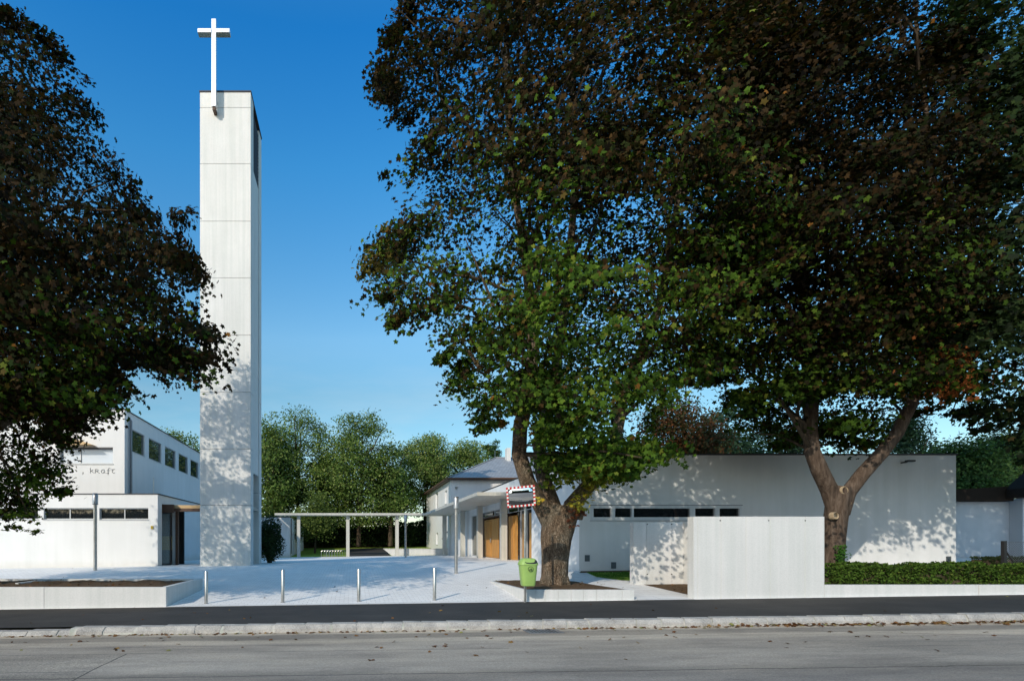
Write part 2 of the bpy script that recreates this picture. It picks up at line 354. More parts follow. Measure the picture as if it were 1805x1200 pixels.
# granite
m = NM('granite_kerb', .8, .3)
c = m.mix(.5, m.ramp(m.noise(55, 4), [(.3, (.16,.155,.15)), (.7, (.58,.55,.50))]), m.ramp(m.noise(2.7, 6, rough=.7), [(.33, (.17,.165,.155)), (.66, (.62,.58,.52))]))
m.color(c); m.bump(m.noise(24, 5), .9, .02); M['granite'] = m.m
# roof tiles
m = NM('grey_roof_tiles', .6, .4)
br = m.n('ShaderNodeTexBrick'); br.inputs['Scale'].default_value = 1.0
br.inputs['Brick Width'].default_value = .33; br.inputs['Row Height'].default_value = .14; br.inputs['Mortar Size'].default_value = .014
br.inputs['Color1'].default_value = (.26,.27,.28,1); br.inputs['Color2'].default_value = (.33,.34,.35,1); br.inputs['Mortar'].default_value = (.13,.13,.13,1)
mp = m.n('ShaderNodeMapping'); mp.inputs['Rotation'].default_value = (R(90), 0, 0)
m.l(m.geo.outputs['Position'], mp.inputs[0]); m.l(mp.outputs[0], br.inputs['Vector']); m.color(br.outputs['Color']); m.bump(br.outputs['Fac'], .5, .02); M['tiles'] = m.m

# ------------------------------------------------------------------ ground
def sheet(name, pts, mat, zf, kind='structure', dz=0):
    b = MB(); b.add([(x, y, zf(x, y)+dz) for x, y in pts], [tuple(range(len(pts)))]); o = b.build(name, mat, kind=kind)
    if o.data.polygons[0].normal.z < 0: o.data.flip_normals()
    return o
def strips(name, xs, ys, mat, zf, kind='structure'):
    b = MB(); n = len(xs)
    b.add([(x, y, zf(x, y)) for y in ys for x in xs], [(j*n+i, j*n+i+1, (j+1)*n+i+1, (j+1)*n+i) for j in range(len(ys)-1) for i in range(n-1)])
    o = b.build(name, mat, kind=kind)
    if o.data.polygons[0].normal.z < 0: o.data.flip_normals()
    return o
BX = [-90, -26, 32, 90]
KY = 10.5
strips('road', BX, [-14, KY+.1], M['road'], lambda x, y: street_z(x)-.13)
strips('pavement', BX, [KY+.2, 13.85], M['asphalt'], lambda x, y: street_z(x))
strips('plaza', [-90, -26, 32, 90], [13.85, 25.5, 50], M['pavers'], ground_z)
strips('lawn', BX, [50, 74, 150], M['lawn'], lambda x, y: ground_z(x, 50) + (0 if y < 51 else .80 if y < 80 else 1.6))
b = MB(); b.add([(-1500,-1500,-.75),(1500,-1500,-.75),(1500,1500,-.75),(-1500,1500,-.75)], [(0,1,2,3)]); b.build('ground', M['earth'], kind='structure')
# far pavement on the near side of the camera
strips('near_pavement', BX, [-20, -14], M['asphalt'], lambda x, y: street_z(x)-.02)
# driveway behind walkway
sheet('driveway', [(-.3,50.02),(3.5,50.02),(3.8,66),(-.9,66)], M['asphalt'], lambda x, y: ground_z(x,50)+.0333*(y-50), dz=.012)
# kerb of granite stones
rnd = random.Random(4); b = MB(); x = -24.0
while x < 28:
    L = rnd.uniform(.36, .62)
    drop = -.055 if x < -5.35 else 0.0
    if -6.6 < x+L and x < -5.35 and x + L > -5.35: L = -5.35 - x + .001
    z = street_z(x+L/2) + .010 + drop + rnd.uniform(-.006,.008); j = rnd.uniform(-.012,.012); sk = rnd.uniform(-.02,.10)
    x0, x1 = x+.012, x+L-.012
    fr = KY-.05+j; zt = street_z(x)-.2
    vs = [(x0-sk*.5,fr,zt),(x1-sk*.5,fr,zt),(x1,KY+.22,zt),(x0,KY+.22,zt),(x0-sk*.4,fr+.015,z-.075),(x1-sk*.4,fr+.015,z-.075),(x1-sk*.1,fr+.075,z),(x0-sk*.1,fr+.075,z),(x0+sk*.4,KY+.215+j,z+.004),(x1+sk*.4,KY+.215-j,z+.004)]
    b.add(vs, [(0,1,5,4),(4,5,6,7),(7,6,9,8),(8,9,2,3),(0,4,7,8,3),(1,2,9,6,5)])
    x += L
b.build('kerb', M['granite'], kind='structure', merge=False)
b = MB(); b.box(-90, 90, KY+.02, KY+.21, -1.6, -1.0)
b = MB(); n_ = 90
for i in range(n_):
    xa, xb = -24+i*52/n_, -24+(i+1)*52/n_; P_ = []
    for x_ in (xa, xb):
        z_ = street_z(x_)+.004+(-.055 if (xa+xb)/2 < -5.35 else 0)
        P_.append([(x_,KY-.045,street_z(x_)-.2),(x_,KY-.022,z_-.075),(x_,KY+.035,z_-.006),(x_,KY+.215,z_)])
    for k in range(3): b.add([P_[0][k],P_[1][k],P_[1][k+1],P_[0][k+1]], [(0,1,2,3)])
b.build('kerb_mortar', M['mortar'], kind='structure')
# gutter drain
gx, gy = PX(955, 10.2), 10.12
gz = street_z(gx)-.13
t = thing('drain_grate', (gx, gy, gz), 'flat metal slotted drain grate in the gutter below the kerb', 'drain')
b = MB(); b.box(gx-.33,gx+.33,gy-.2,gy-.165,gz-.05,gz+.012).box(gx-.33,gx+.33,gy+.165,gy+.2,gz-.05,gz+.012).box(gx-.33,gx-.30,gy-.165,gy+.165,gz-.05,gz+.012).box(gx+.30,gx+.33,gy-.165,gy+.165,gz-.05,gz+.012)
b.build('frame', M['pipe'], t)
b = MB()
for i in range(9): b.box(gx-.285+i*.066, gx-.255+i*.066, gy-.163, gy+.163, gz-.04, gz+.009)
b.build('bars', M['pipe'], t)
MB().box(gx-.299,gx+.299,gy-.164,gy+.164,gz-.045,gz+.004).build('sump', M['black'], t)

# ------------------------------------------------------------------ foliage machinery
LT = []   # maple leaf template
tips = [(-120,.60),(-54,.88),(0,1.0),(54,.88),(120,.60)]; not_ = [(-160,.26),(-86,.48),(-27,.58),(27,.58),(86,.48),(160,.26)]
lv = [(0,0,0)]
for a, r in not_: lv.append((r*math.sin(R(a)), r*math.cos(R(a)), .04))
for a, r in tips: lv.append((r*math.sin(R(a)), r*math.cos(R(a)), -.12*r))
MAPLE = (np.array(lv), np.array([(0,1,7,2),(0,2,8,3),(0,3,9,4),(0,4,10,5),(0,5,11,6)]))
OVAL = (np.array([(0,-.8,0),(.5,-.1,.1),(0,.9,-.1),(-.5,-.1,.1)]), np.array([(0,1,2,3)]))
TRI3 = (np.array([(0,0,0),(-.55,.35,0),(-.75,1,-.1),(0,.62,.06),(.0,1.3,-.1),(.75,1,-.1),(.55,.35,0)]), np.array([(0,1,2,3),(0,3,5,6)]))
def leaves(name, pos, nrm, size, colr, mat, parent, tmpl=MAPLE, rs=None, kind=None):
    rs = rs or np.random.RandomState(1); N = len(pos); tv, tf = tmpl
    nrm = nrm / (np.linalg.norm(nrm, axis=1, keepdims=True)+1e-9)
    r = rs.normal(size=(N,3)); r[:,2] -= .6
    u = r - nrm*np.sum(r*nrm, axis=1, keepdims=True); u /= (np.linalg.norm(u, axis=1, keepdims=True)+1e-9)
    v = np.cross(nrm, u)
    off = np.zeros(3); p = parent
    while p is not None: off += np.array(p.location); p = p.parent
    P = (pos-off)[:,None,:] + size[:,None,None]*(tv[None,:,0,None]*v[:,None,:] + tv[None,:,1,None]*u[:,None,:] + tv[None,:,2,None]*nrm[:,None,:])
    K = len(tv); F = (tf[None,:,:] + (np.arange(N)*K)[:,None,None]).reshape(-1,4)
    me = bpy.data.meshes.new(name)
    me.vertices.add(N*K); me.vertices.foreach_set('co', P.reshape(-1).astype(np.float32))
    me.loops.add(F.size); me.loops.foreach_set('vertex_index', F.reshape(-1).astype(np.int32))
    me.polygons.add(len(F)); me.polygons.foreach_set('loop_start', (np.arange(len(F))*4).astype(np.int32))
    me.update(calc_edges=True)
    ca_ = me.color_attributes.new('leaf_color', 'FLOAT_COLOR', 'POINT')
    C4 = np.ones((N,K,4), np.float32); C4[:,:,:3] = colr[:,None,:]; ca_.data.foreach_set('color', C4.reshape(-1))
    me.materials.append(mat); o = bpy.data.objects.new(name, me); col.objects.link(o); o.parent = parent
    if kind: o['kind'] = kind
    return o
def inpoly(P, poly):
    x, y = P[:,0], P[:,1]; ins = np.zeros(len(P), bool); n = len(poly)
    for i in range(n):
        x1, y1 = poly[i]; x2, y2 = poly[(i+1) % n]
        if y1 == y2: continue
        c = ((y1 > y) != (y2 > y)) & (x < (x2-x1)*(y-y1)/(y2-y1)+x1); ins ^= c
    return ins
def edist(P, poly):
    d = np.full(len(P), 1e9); n = len(poly)
    for i in range(n):
        a = np.array(poly[i], float); b_ = np.array(poly[(i+1) % n], float); ab = b_-a
        t = np.clip(((P-a)@ab)/(ab@ab+1e-9), 0, 1); q = a + t[:,None]*ab; d = np.minimum(d, np.linalg.norm(P-q, axis=1))
    return d
def palette(rs, n, cols, wts):
    cols = np.array(cols); idx = rs.choice(len(cols), n, p=np.array(wts)/sum(wts))
    return cols[idx]
def roughen(poly, seed, step=26, amp=20):
    out = []
    for i in range(len(poly)):
        a, b_ = Vector(poly[i]), Vector(poly[(i+1) % len(poly)]); n = max(1, int((b_-a).length/step)); nn_ = Vector((-(b_-a).y, (b_-a).x)).normalized()
        for k in range(n):
            p = a.lerp(b_, k/n); w_ = mnoise.noise(Vector((p.x/45., p.y/45., seed)))+.6*mnoise.noise(Vector((p.x/17., p.y/17., seed)))
            out.append(tuple(p+nn_*w_*amp))
    return out
def crown_points(poly, d0, T, Rpx, N, seed, thr=-.28, nsc=.55):
    """cluster centres filling a volume whose outline is poly (in view units at depth d0) and whose depth swells from its rim"""
    rs = np.random.RandomState(seed); pa = np.array(poly, float); lo, hi = pa.min(0), pa.max(0); out = []; tot = 0
    while tot < N:
        P = rs.uniform(lo, hi, (N*2,2)); P = P[inpoly(P, poly)]
        e = edist(P, poly); k = 1-np.minimum(e/Rpx, 1); Td = T*np.sqrt(np.maximum(1-k*k, .02))
        u = rs.uniform(-1,1,len(P)); sh = rs.rand(len(P)) < .5; u = np.where(sh, np.sign(u)*rs.uniform(.7,1,len(P)), u)
        d = d0 + u*Td
        X = (P[:,0]-VX)/FPX*d; Z = CZ+(VY-P[:,1])/FPX*d
        Q = np.stack([X, d, Z], 1)
        nz = np.array([mnoise.noise(Vector((q[0]*nsc, q[1]*nsc+seed, q[2]*nsc))) + .5*mnoise.noise(Vector((q[0]*nsc*2.6, q[1]*nsc*2.6, q[2]*nsc*2.6+seed))) for q in Q])
        keep = nz > thr
        Q = np.concatenate([Q, e[:,None]], 1)[keep]; out.append(Q); tot += len(Q)
    C = np.concatenate(out)
    # gather most clusters into layered, drooping boughs so that lit tops and dark hollows alternate
    nb = int(N/8.5); B = C[:nb]; rest = C[nb:nb+int(N*.16)]; m_ = (N-len(rest))//nb
    cx = np.array([(pa[:,0].mean()-VX)/FPX*d0, d0]); g = np.clip(rs.normal(size=(nb, m_, 3)), -1.8, 1.8); k_ = np.clip(B[:,3]/70., .45, 1.15)
    rr_ = rs.uniform(.42,.85,nb)*k_
    g *= np.array([1,1,.30])*rr_[:,None,None]
    ow = B[:,:2]-cx; ow /= (np.linalg.norm(ow, axis=1, keepdims=True)+1e-6)
    g[:,:,2] -= .45*(g[:,:,0]*ow[:,None,0]+g[:,:,1]*ow[:,None,1]) + .25*(g[:,:,0]**2+g[:,:,1]**2)
    Q = np.concatenate([B[:,None,:3]+g, np.repeat(B[:,None,3:], m_, 1)], 2).reshape(-1,4)
    uv = np.stack([Q[:,0]/Q[:,1]*FPX+VX, VY-(Q[:,2]-CZ)/Q[:,1]*FPX], 1)
    Q = Q[inpoly(uv, poly)]
    return np.concatenate([Q, rest])
def crown(name, parent, C, per, spread, size, colf, mat, seed, center, tmpl=MAPLE, up=.55, front=.4, jit=.55, label=None):
    rs = np.random.RandomState(seed+7); n = len(C)
    ctr = np.array(center); outw = C[:,:3]-ctr; outw /= (np.linalg.norm(outw, axis=1, keepdims=True)+1e-6)
    rad = np.clip(C[:,3]/40., .35, 1.0) if C.shape[1] > 3 else np.ones(n)
    g = np.clip(rs.normal(size=(n, per, 3)), -1.9, 1.9)*np.array([1,1,.42])*spread*rad[:,None,None]
    # spray plane droops outward
    g[:,:,2] -= .35*(g[:,:,0]*outw[:,None,0] + g[:,:,1]*outw[:,None,1])
    pos = (C[:,None,:3]+g).reshape(-1,3)
    cn_ = outw*.45 + rs.normal(size=(n,3))*.45; cn_[:,2] += up; cn_[:,1] -= front*.5; cn_ /= (np.linalg.norm(cn_, axis=1, keepdims=True)+1e-6)
    nrm = np.repeat(cn_, per, 0) + rs.normal(size=(n*per,3))*jit*.6
    sz = size*rs.uniform(.65,1.25,len(pos))
    base = colf(pos, rs); cl = rs.uniform(.8,1.2,(n,1)).repeat(per, 0)
    return leaves(name, pos, nrm, sz, base*cl, mat, parent, tmpl, rs)
def wander(a, b, n, amp, seed, sag=0):
    a, b = Vector(a), Vector(b); L = (b-a).length; out = []
    for i in range(n+1):
        t = i/n; p = a.lerp(b, t); w_ = math.sin(math.pi*t)
        p += Vector((mnoise.noise(Vector((t*3,seed,0))), mnoise.noise(Vector((t*3,seed,7))), mnoise.noise(Vector((t*3,seed,13)))+sag))*amp*L*w_
        out.append(p)
    return out
def branches(b, roots, C, seed, nsub, r0=.05, twig=.012):
    """secondary branches from limb points to crown clusters"""
    rs = random.Random(seed); pts = [Vector(c[:3]) for c in C]
    for i in range(nsub):
        q = pts[rs.randrange(len(pts))]
        best = sorted(roots, key=lambda r: (r-q).length + abs(min(0, (q-r).z))*1.5)[:4]; a = best[rs.randrange(len(best))]
        L = (q-a).length
        if L < .6 or L > 7: continue
        path = wander(a, q, 7, .13, seed+i*1.7, .25)
        b.tube(path, [r0*min(1, L/3)*(1-t/7.6)+twig for t in range(8)], 5, True)
def remeshed(o, vox):
    m_ = o.modifiers.new('remesh', 'REMESH'); m_.mode = 'VOXEL'; m_.voxel_size = vox; m_.use_smooth_shade = True
    return o

# ------------------------------------------------------------------ foreground maples
BRN = [(.034,.021,.009),(.026,.024,.009),(.052,.030,.011),(.022,.032,.009),(.075,.044,.016),(.011,.009,.006)]
GRN = [(.040,.080,.010),(.062,.118,.014),(.090,.150,.018),(.024,.050,.010),(.14,.17,.025),(.09,.065,.016)]
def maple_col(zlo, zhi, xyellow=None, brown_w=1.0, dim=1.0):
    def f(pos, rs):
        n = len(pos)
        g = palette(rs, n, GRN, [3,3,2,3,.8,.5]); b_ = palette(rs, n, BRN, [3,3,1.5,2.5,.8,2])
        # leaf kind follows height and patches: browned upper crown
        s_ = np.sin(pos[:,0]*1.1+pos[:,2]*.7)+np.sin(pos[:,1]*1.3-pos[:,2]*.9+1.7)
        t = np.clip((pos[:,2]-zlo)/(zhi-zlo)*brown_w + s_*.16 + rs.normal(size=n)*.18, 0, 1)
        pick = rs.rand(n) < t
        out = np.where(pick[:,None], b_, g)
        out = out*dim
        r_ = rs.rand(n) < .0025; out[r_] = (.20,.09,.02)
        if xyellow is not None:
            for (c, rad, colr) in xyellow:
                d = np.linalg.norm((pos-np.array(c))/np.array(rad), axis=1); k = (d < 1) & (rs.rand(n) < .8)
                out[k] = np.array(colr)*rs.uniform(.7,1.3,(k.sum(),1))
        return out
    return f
MG = 'tall maples in front of the church'
# ---- middle maple
D1 = 15.9
base = (PX(978,D1), D1, .3)
t1 = thing('maple_tree', base, 'large forked maple in the low planter behind the green litter bin', 'tree', MG)
def L3(lst): return [Vector(at(px, py, d)) for px, py, d in lst]
b = MB()
trunk = [(978,1050,D1),(978,1034,D1),(977,1015,D1),(978,985,D1),(981,950,D1),(986,915,D1),(990,892,D1)]
b.tube(L3(trunk), [.44,.385,.365,.37,.42,.48,.40], 40, wob=.10, seed=3)
limbL = [(975,935,15.9),(955,893,15.9),(930,850,15.8),(915,800,15.7),(918,750,15.7),(932,690,15.7),(940,620,15.8),(936,540,15.9),(925,440,16.1),(905,330,16.2),(895,200,16.3),(890,60,16.4)]
b.tube(L3(limbL), [.24,.24,.22,.21,.20,.18,.17,.15,.13,.11,.08,.05], 26, wob=.13, seed=8)
limbM = [(985,925,16.0),(972,885,16.1),(955,835,16.3),(950,780,16.6),(965,720,17),(985,620,17.4),(1000,500,17.6),(1010,380,17.8),(1015,240,18),(1010,80,18)]
b.tube(L3(limbM), [.24,.22,.20,.18,.17,.15,.13,.11,.08,.05], 24, wob=.12, seed=15)
limbR = [(992,935,15.9),(1008,890,15.8),(1035,858,15.7),(1062,838,15.6),(1080,800,15.6),(1092,740,15.7),(1098,690,15.9),(1120,640,16.1),(1150,580,16.4),(1175,480,16.6),(1195,350,16.8),(1210,200,16.9),(1215,60,17)]
b.tube(L3(limbR), [.24,.24,.21,.18,.16,.15,.15,.14,.12,.10,.08,.06,.04], 24, wob=.12, seed=23)
for (px, py, r) in ((1026,900,.20),): b.tube(L3([(px-8,py+14,15.85),(px,py-6,15.75)]), [r*.7,r*.55], 16, wob=.2, seed=px)
for a_ in range(7):                                   # root flare
    th = a_*.9+.3; p0 = Vector(base)+Vector((math.cos(th)*.28, math.sin(th)*.28, .25)); p1 = Vector(base)+Vector((math.cos(th)*.47, math.sin(th)*.47, -.10))
    b.tube([p0, (p0+p1)/2+Vector((0,0,-.02)), p1], [.12,.08,.04], 12, wob=.2, seed=a_)
remeshed(b.build('trunk', M['bark'], t1, merge=False), .028)
poly1 = [(725,-140),(712,5),(690,60),(655,100),(668,170),(712,215),(722,262),(688,285),(665,322),(692,375),(655,412),(622,432),(640,480),(662,520),(645,552),(690,578),(715,610),(762,618),(780,660),(790,690),(828,718),(838,768),(868,770),(905,730),(930,752),(925,800),(925,838),(960,838),(990,815),(1018,850),(1060,846),(1092,832),(1155,806),(1150,765),(1165,705),(1200,692),(1250,665),(1265,630),(1330,560),(1400,300),(1400,60),(1370,-140)]
C1 = crown_points(roughen(poly1,1), 16.6, 4.2, 190, 3500, 11, -.12)
def hole(C, lst):     # open gaps in a crown: (px, py, rpx)
    u = C[:,0]/C[:,1]*FPX+VX; v_ = VY-(C[:,2]-CZ)/C[:,1]*FPX; k = np.ones(len(C), bool)
    for px, py, rx, ry in lst: k &= ((u-px)/rx)**2 + ((v_-py)/ry)**2 > 1
    return C[k]
C1 = hole(C1, [(905,815,46,70),(735,480,22,26),(800,330,24,20),(850,520,20,30),(1000,640,22,20),(1085,95,20,38),(1060,150,14,24),(915,795,28,40),(1070,870,40,22),(1112,740,26,34),(760,20,26,24)])
ye = [(at(1020,850,15.3), (.8,1.2,.3), (.20,.22,.03)), (at(650,445,16.4), (1.0,2,1.0), (.12,.10,.02)), (at(905,760,15), (.5,1,.5), (.18,.10,.025))]
extra = [(1060,832,15.0),(1085,838,14.9),(1110,822,14.8),(1135,812,14.9),(1150,800,15.2),(1005,838,15.0),(985,815,14.8),(1040,800,14.6),(1075,800,14.6),(960,760,14.6),(1000,775,14.3),(1045,815,15),(1095,815,14.6),(1020,730,14),(980,700,14),(1120,790,14.8)]
rs_ = np.random.RandomState(2); C1 = np.concatenate([C1] + [np.array([[*(np.array(at(*e_))+rs_.normal(size=3)*np.array([.22,.3,.09])), 30] for _ in range(7)]) for e_ in extra])
crown('crown', t1, C1, 34, .33, .094, maple_col(5.2, 12.2, ye, 1.0), M['leaf'], 31, at(1000,430,17))
rsx = np.random.RandomState(5)
Cy = np.array([[*at(1021+rsx.normal()*9+k_*.9, 900-k_*3.1+rsx.normal()*7, 15.15+rsx.normal()*.12), 40] for k_ in range(16)] + [[*at(944+rsx.normal()*4, 883+rsx.normal()*5, 15.3), 30] for _ in range(3)])
crown('low_yellow_shoot', t1, Cy, 11, .12, .075, lambda p, rs: palette(rs, len(p), [(.42,.36,.04),(.30,.27,.04),(.13,.17,.03),(.42,.28,.03)], [3,3,3,1]), M['leaf'], 33, at(1010,900,15.6))
Cr = np.array([[*at(1012+rsx.normal()*12, 905+rsx.normal()*9, 15.35), 30] for _ in range(7)])
crown('brown_shoot', t1, Cr, 7, .10, .06, lambda p, rs: palette(rs, len(p), [(.14,.05,.02),(.10,.035,.02)], [1,1]), M['leaf'], 34, at(1010,900,15.6))
roots1 = [v_ for L_ in (limbL[3:], limbM[3:], limbR[3:]) for v_ in L3(L_)]
b = MB(); branches(b, roots1, C1, 5, 90, .05)
for (px, py, px2, py2, d) in ((1000,230,1110,50,14.5),(1010,250,1085,70,14.3),(990,260,1030,60,14.6),(1005,290,1150,90,14.6),(880,560,820,420,14),(845,650,790,560,14)):
    b.tube(wander(at(px,py,d), at(px2,py2,d), 7, .06, px2, .1), [.05*(1-i/9) for i in range(8)], 6)
b.build('branches', M['bark2'], t1, merge=False)
# ---- right maple
D2 = 17.2
base = (PX(1470,D2), D2, .42)
t2 = thing('maple_tree', base, 'forked maple with pruning scars rising behind the tall concrete screen wall', 'tree', MG)
b = MB()
b.tube(L3([(1468,1040,D2),(1468,1000,D2),(1471,950,D2),(1474,910,D2),(1478,875,D2),(1480,858,D2)]), [.34,.275,.27,.29,.33,.29], 32, wob=.10, seed=41)
lim2a = [(1472,900,D2),(1462,865,D2),(1446,830,17.1),(1431,795,17.1),(1427,755,17.1),(1432,700,17.2),(1428,620,17.3),(1415,500,17.4),(1400,360,17.5),(1385,200,17.6),(1380,40,17.7)]
lim2b = [(1482,905,D2),(1495,868,D2),(1520,835,17.1),(1552,800,17.0),(1580,765,16.9),(1605,715,16.8),(1630,650,16.8),(1645,560,16.8),(1650,430,16.9),(1640,280,17),(1625,120,17)]
b.tube(L3(lim2a), [.22,.235,.225,.21,.19,.175,.16,.16,.12,.08,.05], 24, wob=.12, seed=44)
b.tube(L3(lim2b), [.22,.215,.20,.185,.17,.155,.14,.14,.11,.08,.05], 24, wob=.12, seed=48)
remeshed(b.build('trunk', M['bark_brown'], t2, merge=False), .03)
def scar(px, py, r, d, par):
    c = Vector(at(px, py, d)); q = MB(); n = 18
    ring = [(r*1.25,.10),(r*1.2,-.03),(r,-.06),(r*.78,-.03),(r*.7,0),(r*.4,.01)]
    vs = []; 
    for rr, w_ in ring:
        for k in range(n): a = 2*math.pi*k/n; vs.append((c.x+rr*.85*math.cos(a), c.y+w_, c.z+rr*math.sin(a)))
    fs = [(i*n+k, i*n+(k+1) % n, (i+1)*n+(k+1) % n, (i+1)*n+k) for i in range(len(ring)-1) for k in range(n)] + [tuple((len(ring)-1)*n+k for k in range(n))]
    q.add(vs, fs).build('pruning_scar', M['cut'], par, smooth=True)
scar(1471,909,.10,16.93,t2); scar(1487,864,.11,16.94,t2); scar(1494,886,.08,17.02,t2)
poly2 = [(1310,-140),(1270,100),(1240,300),(1205,560),(1200,640),(1190,690),(1230,672),(1275,690),(1290,725),(1335,742),(1372,785),(1420,795),(1450,770),(1500,795),(1530,800),(1562,765),(1622,742),(1662,705),(1700,640),(1712,560),(1740,420),(1768,325),(1745,250),(1735,150),(1690,60),(1670,-20),(1600,-140)]
C2 = crown_points(roughen(poly2,2), 17.8, 4.4, 190, 3400, 17, -.12)
def carve_light(C, x0, x1, zmax):      # low outer twigs that would shade the foot of the church wall
    dd = DRW-C[:,1]; xh = C[:,0]+.754*dd; zh = C[:,2]-.674*dd
    lim = zmax+.5*np.sin(xh*1.9)+.45*np.sin(xh*4.7+1)+.3*np.sin(xh*9.1)
    return C[~((xh > x0) & (xh < x1) & (zh < lim) & (zh > -.5) & (dd > 0))]
DRW = 21.1
C2 = carve_light(C2, 15.6, 24.2, 2.35)
rs_ = np.random.RandomState(21); ex2 = []
for k in range(46):
    e_ = at(rs_.uniform(1335, 1690), rs_.uniform(470, 722), rs_.uniform(14.9, 16.5))
    if e_[2]-.674*(DRW-e_[1]) < 2.0: e_ = (e_[0], e_[1], 2.05+.674*(DRW-e_[1]))
    ex2.append(np.array([[*(np.array(e_)+rs_.normal(size=3)*np.array([.34,.36,.12])), 45] for _ in range(7)]))
for px_, py_ in ((1395,765),(1345,745),(1500,775),(1530,785),(1460,760)):
    ex2.append(np.array([[*(np.array(at(px_, py_, 17.6))+rs_.normal(size=3)*np.array([.3,.3,.10])), 40] for _ in range(7)]))
C2 = np.concatenate([C2]+ex2)
C2 = hole(C2, [(1415,12,24,26),(1655,5,28,24),(1330,780,20,14),(1600,745,14,16)])
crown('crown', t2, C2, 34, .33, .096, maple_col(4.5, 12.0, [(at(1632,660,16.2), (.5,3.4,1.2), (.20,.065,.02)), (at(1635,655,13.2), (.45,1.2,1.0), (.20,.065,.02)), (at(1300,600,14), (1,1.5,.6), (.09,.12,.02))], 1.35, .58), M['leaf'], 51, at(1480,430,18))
b = MB(); branches(b, [v_ for L_ in (lim2a[3:], lim2b[3:]) for v_ in L3(L_)], C2, 9, 80, .05); b.build('branches', M['bark2'], t2, merge=False)
# ---- far right maple
D3 = 18.6
base = (PX(1960,D3), D3, .6)
t3 = thing('maple_tree', base, 'darkest maple at the right edge, overhanging the small shed-like house', 'tree', MG)
b = MB(); b.tube(L3([(1960,1010,D3),(1960,900,D3),(1955,800,D3),(1950,650,D3),(1955,400,D3),(1950,100,D3)]), [.5,.42,.38,.32,.22,.1], 20, wob=.1, seed=5)
for q_ in ((1800,560),(1750,420),(1850,300),(1780,650)): b.tube(wander(at(1952,700,D3), at(*q_, D3-1), 8, .1, q_[0], .1), [.17-.018*i for i in range(9)], 10)
b.build('trunk', M['bark2'], t3, smooth=True)
poly3 = [(1600,-140),(1665,20),(1700,150),(1690,260),(1700,420),(1670,560),(1650,640),(1665,700),(1640,735),(1700,735),(1720,765),(1760,770),(1800,810),(1900,800),(2020,760),(2180,500),(2150,-140)]
C3 = crown_points(roughen(poly3,3), D3, 5.0, 220, 2700, 23, -.15)
C3 = carve_light(C3, 15.6, 24.2, 2.35)
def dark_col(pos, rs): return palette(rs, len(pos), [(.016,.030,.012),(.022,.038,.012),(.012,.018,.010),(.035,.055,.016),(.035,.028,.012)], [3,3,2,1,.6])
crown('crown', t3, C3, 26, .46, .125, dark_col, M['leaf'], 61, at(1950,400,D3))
b = MB(); branches(b, L3([(1955,800,D3),(1950,650,D3),(1955,500,D3),(1955,300,D3),(1800,560,D3-1),(1750,420,D3-1)]), C3, 19, 60, .05); b.build('branches', M['bark2'], t3, merge=False)
# ---- left maple
D4 = 14.6
base = (-11.6, D4, .35)
t4 = thing('maple_tree', base, 'brown-leaved maple at the left edge, its crown reaching in front of the bell tower', 'tree', MG)
b = MB(); bx = -11.6
b.tube([(bx,D4,.1),(bx,D4,1.2),(bx+.1,D4,2.6),(bx,D4,3.6)], [.6,.47,.45,.5], 24, wob=.1, seed=77)
lims = []
for k, (dx, dy, dz) in enumerate(((3.4,-.6,6.5),(-3.2,.5,7),(.6,2.6,8),(.5,-2.6,7.5),(.2,.2,12.5),(4.8,.3,3.4))):
    pth = wander((bx,D4,3.3), (bx+dx,D4+dy,3.3+dz), 9, .08, k*3.1, .12); lims += pth[3:]
    b.tube(pth, [.30-.026*i for i in range(10)], 14, wob=.1, seed=k)
b.build('trunk', M['bark'], t4, smooth=True)
poly4 = [(-420,520),(-330,330),(-200,230),(-110,195),(-65,160),(-30,70),(0,0),(35,20),(62,48),(110,72),(120,100),(165,150),(172,215),(222,238),(232,320),(258,342),(280,372),(292,388),(320,362),(338,372),(336,425),(362,448),(368,500),(358,540),(380,560),(386,628),(358,645),(335,700),(305,692),(265,668),(240,640),(222,655),(247,692),(212,722),(165,752),(118,785),(128,815),(162,848),(140,882),(62,882),(52,925),(30,945),(5,925),(-60,950),(-260,900),(-400,700)]
C4 = crown_points(roughen(poly4,4), 14.6, 4.4, 200, 3700, 29, -.12)
C4 = C4[~((C4[:,0]+.754*(28-C4[:,1]) < -9.7) & (C4[:,2]-.652*(28-C4[:,1]) > .3))]
C4 = hole(C4, [(168,828,62,42),(180,770,30,40)])
C4 = C4[~((C4[:,1] < 13.2) & (C4[:,2] < 4.2))]
vis = (C4[:,0]/C4[:,1]*FPX+VX) > -150
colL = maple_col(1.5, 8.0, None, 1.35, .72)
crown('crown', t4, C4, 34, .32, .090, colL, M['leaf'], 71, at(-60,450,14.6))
b = MB(); branches(b, lims, C4, 25, 100, .045); b.build('branches', M['bark2'], t4, merge=False)
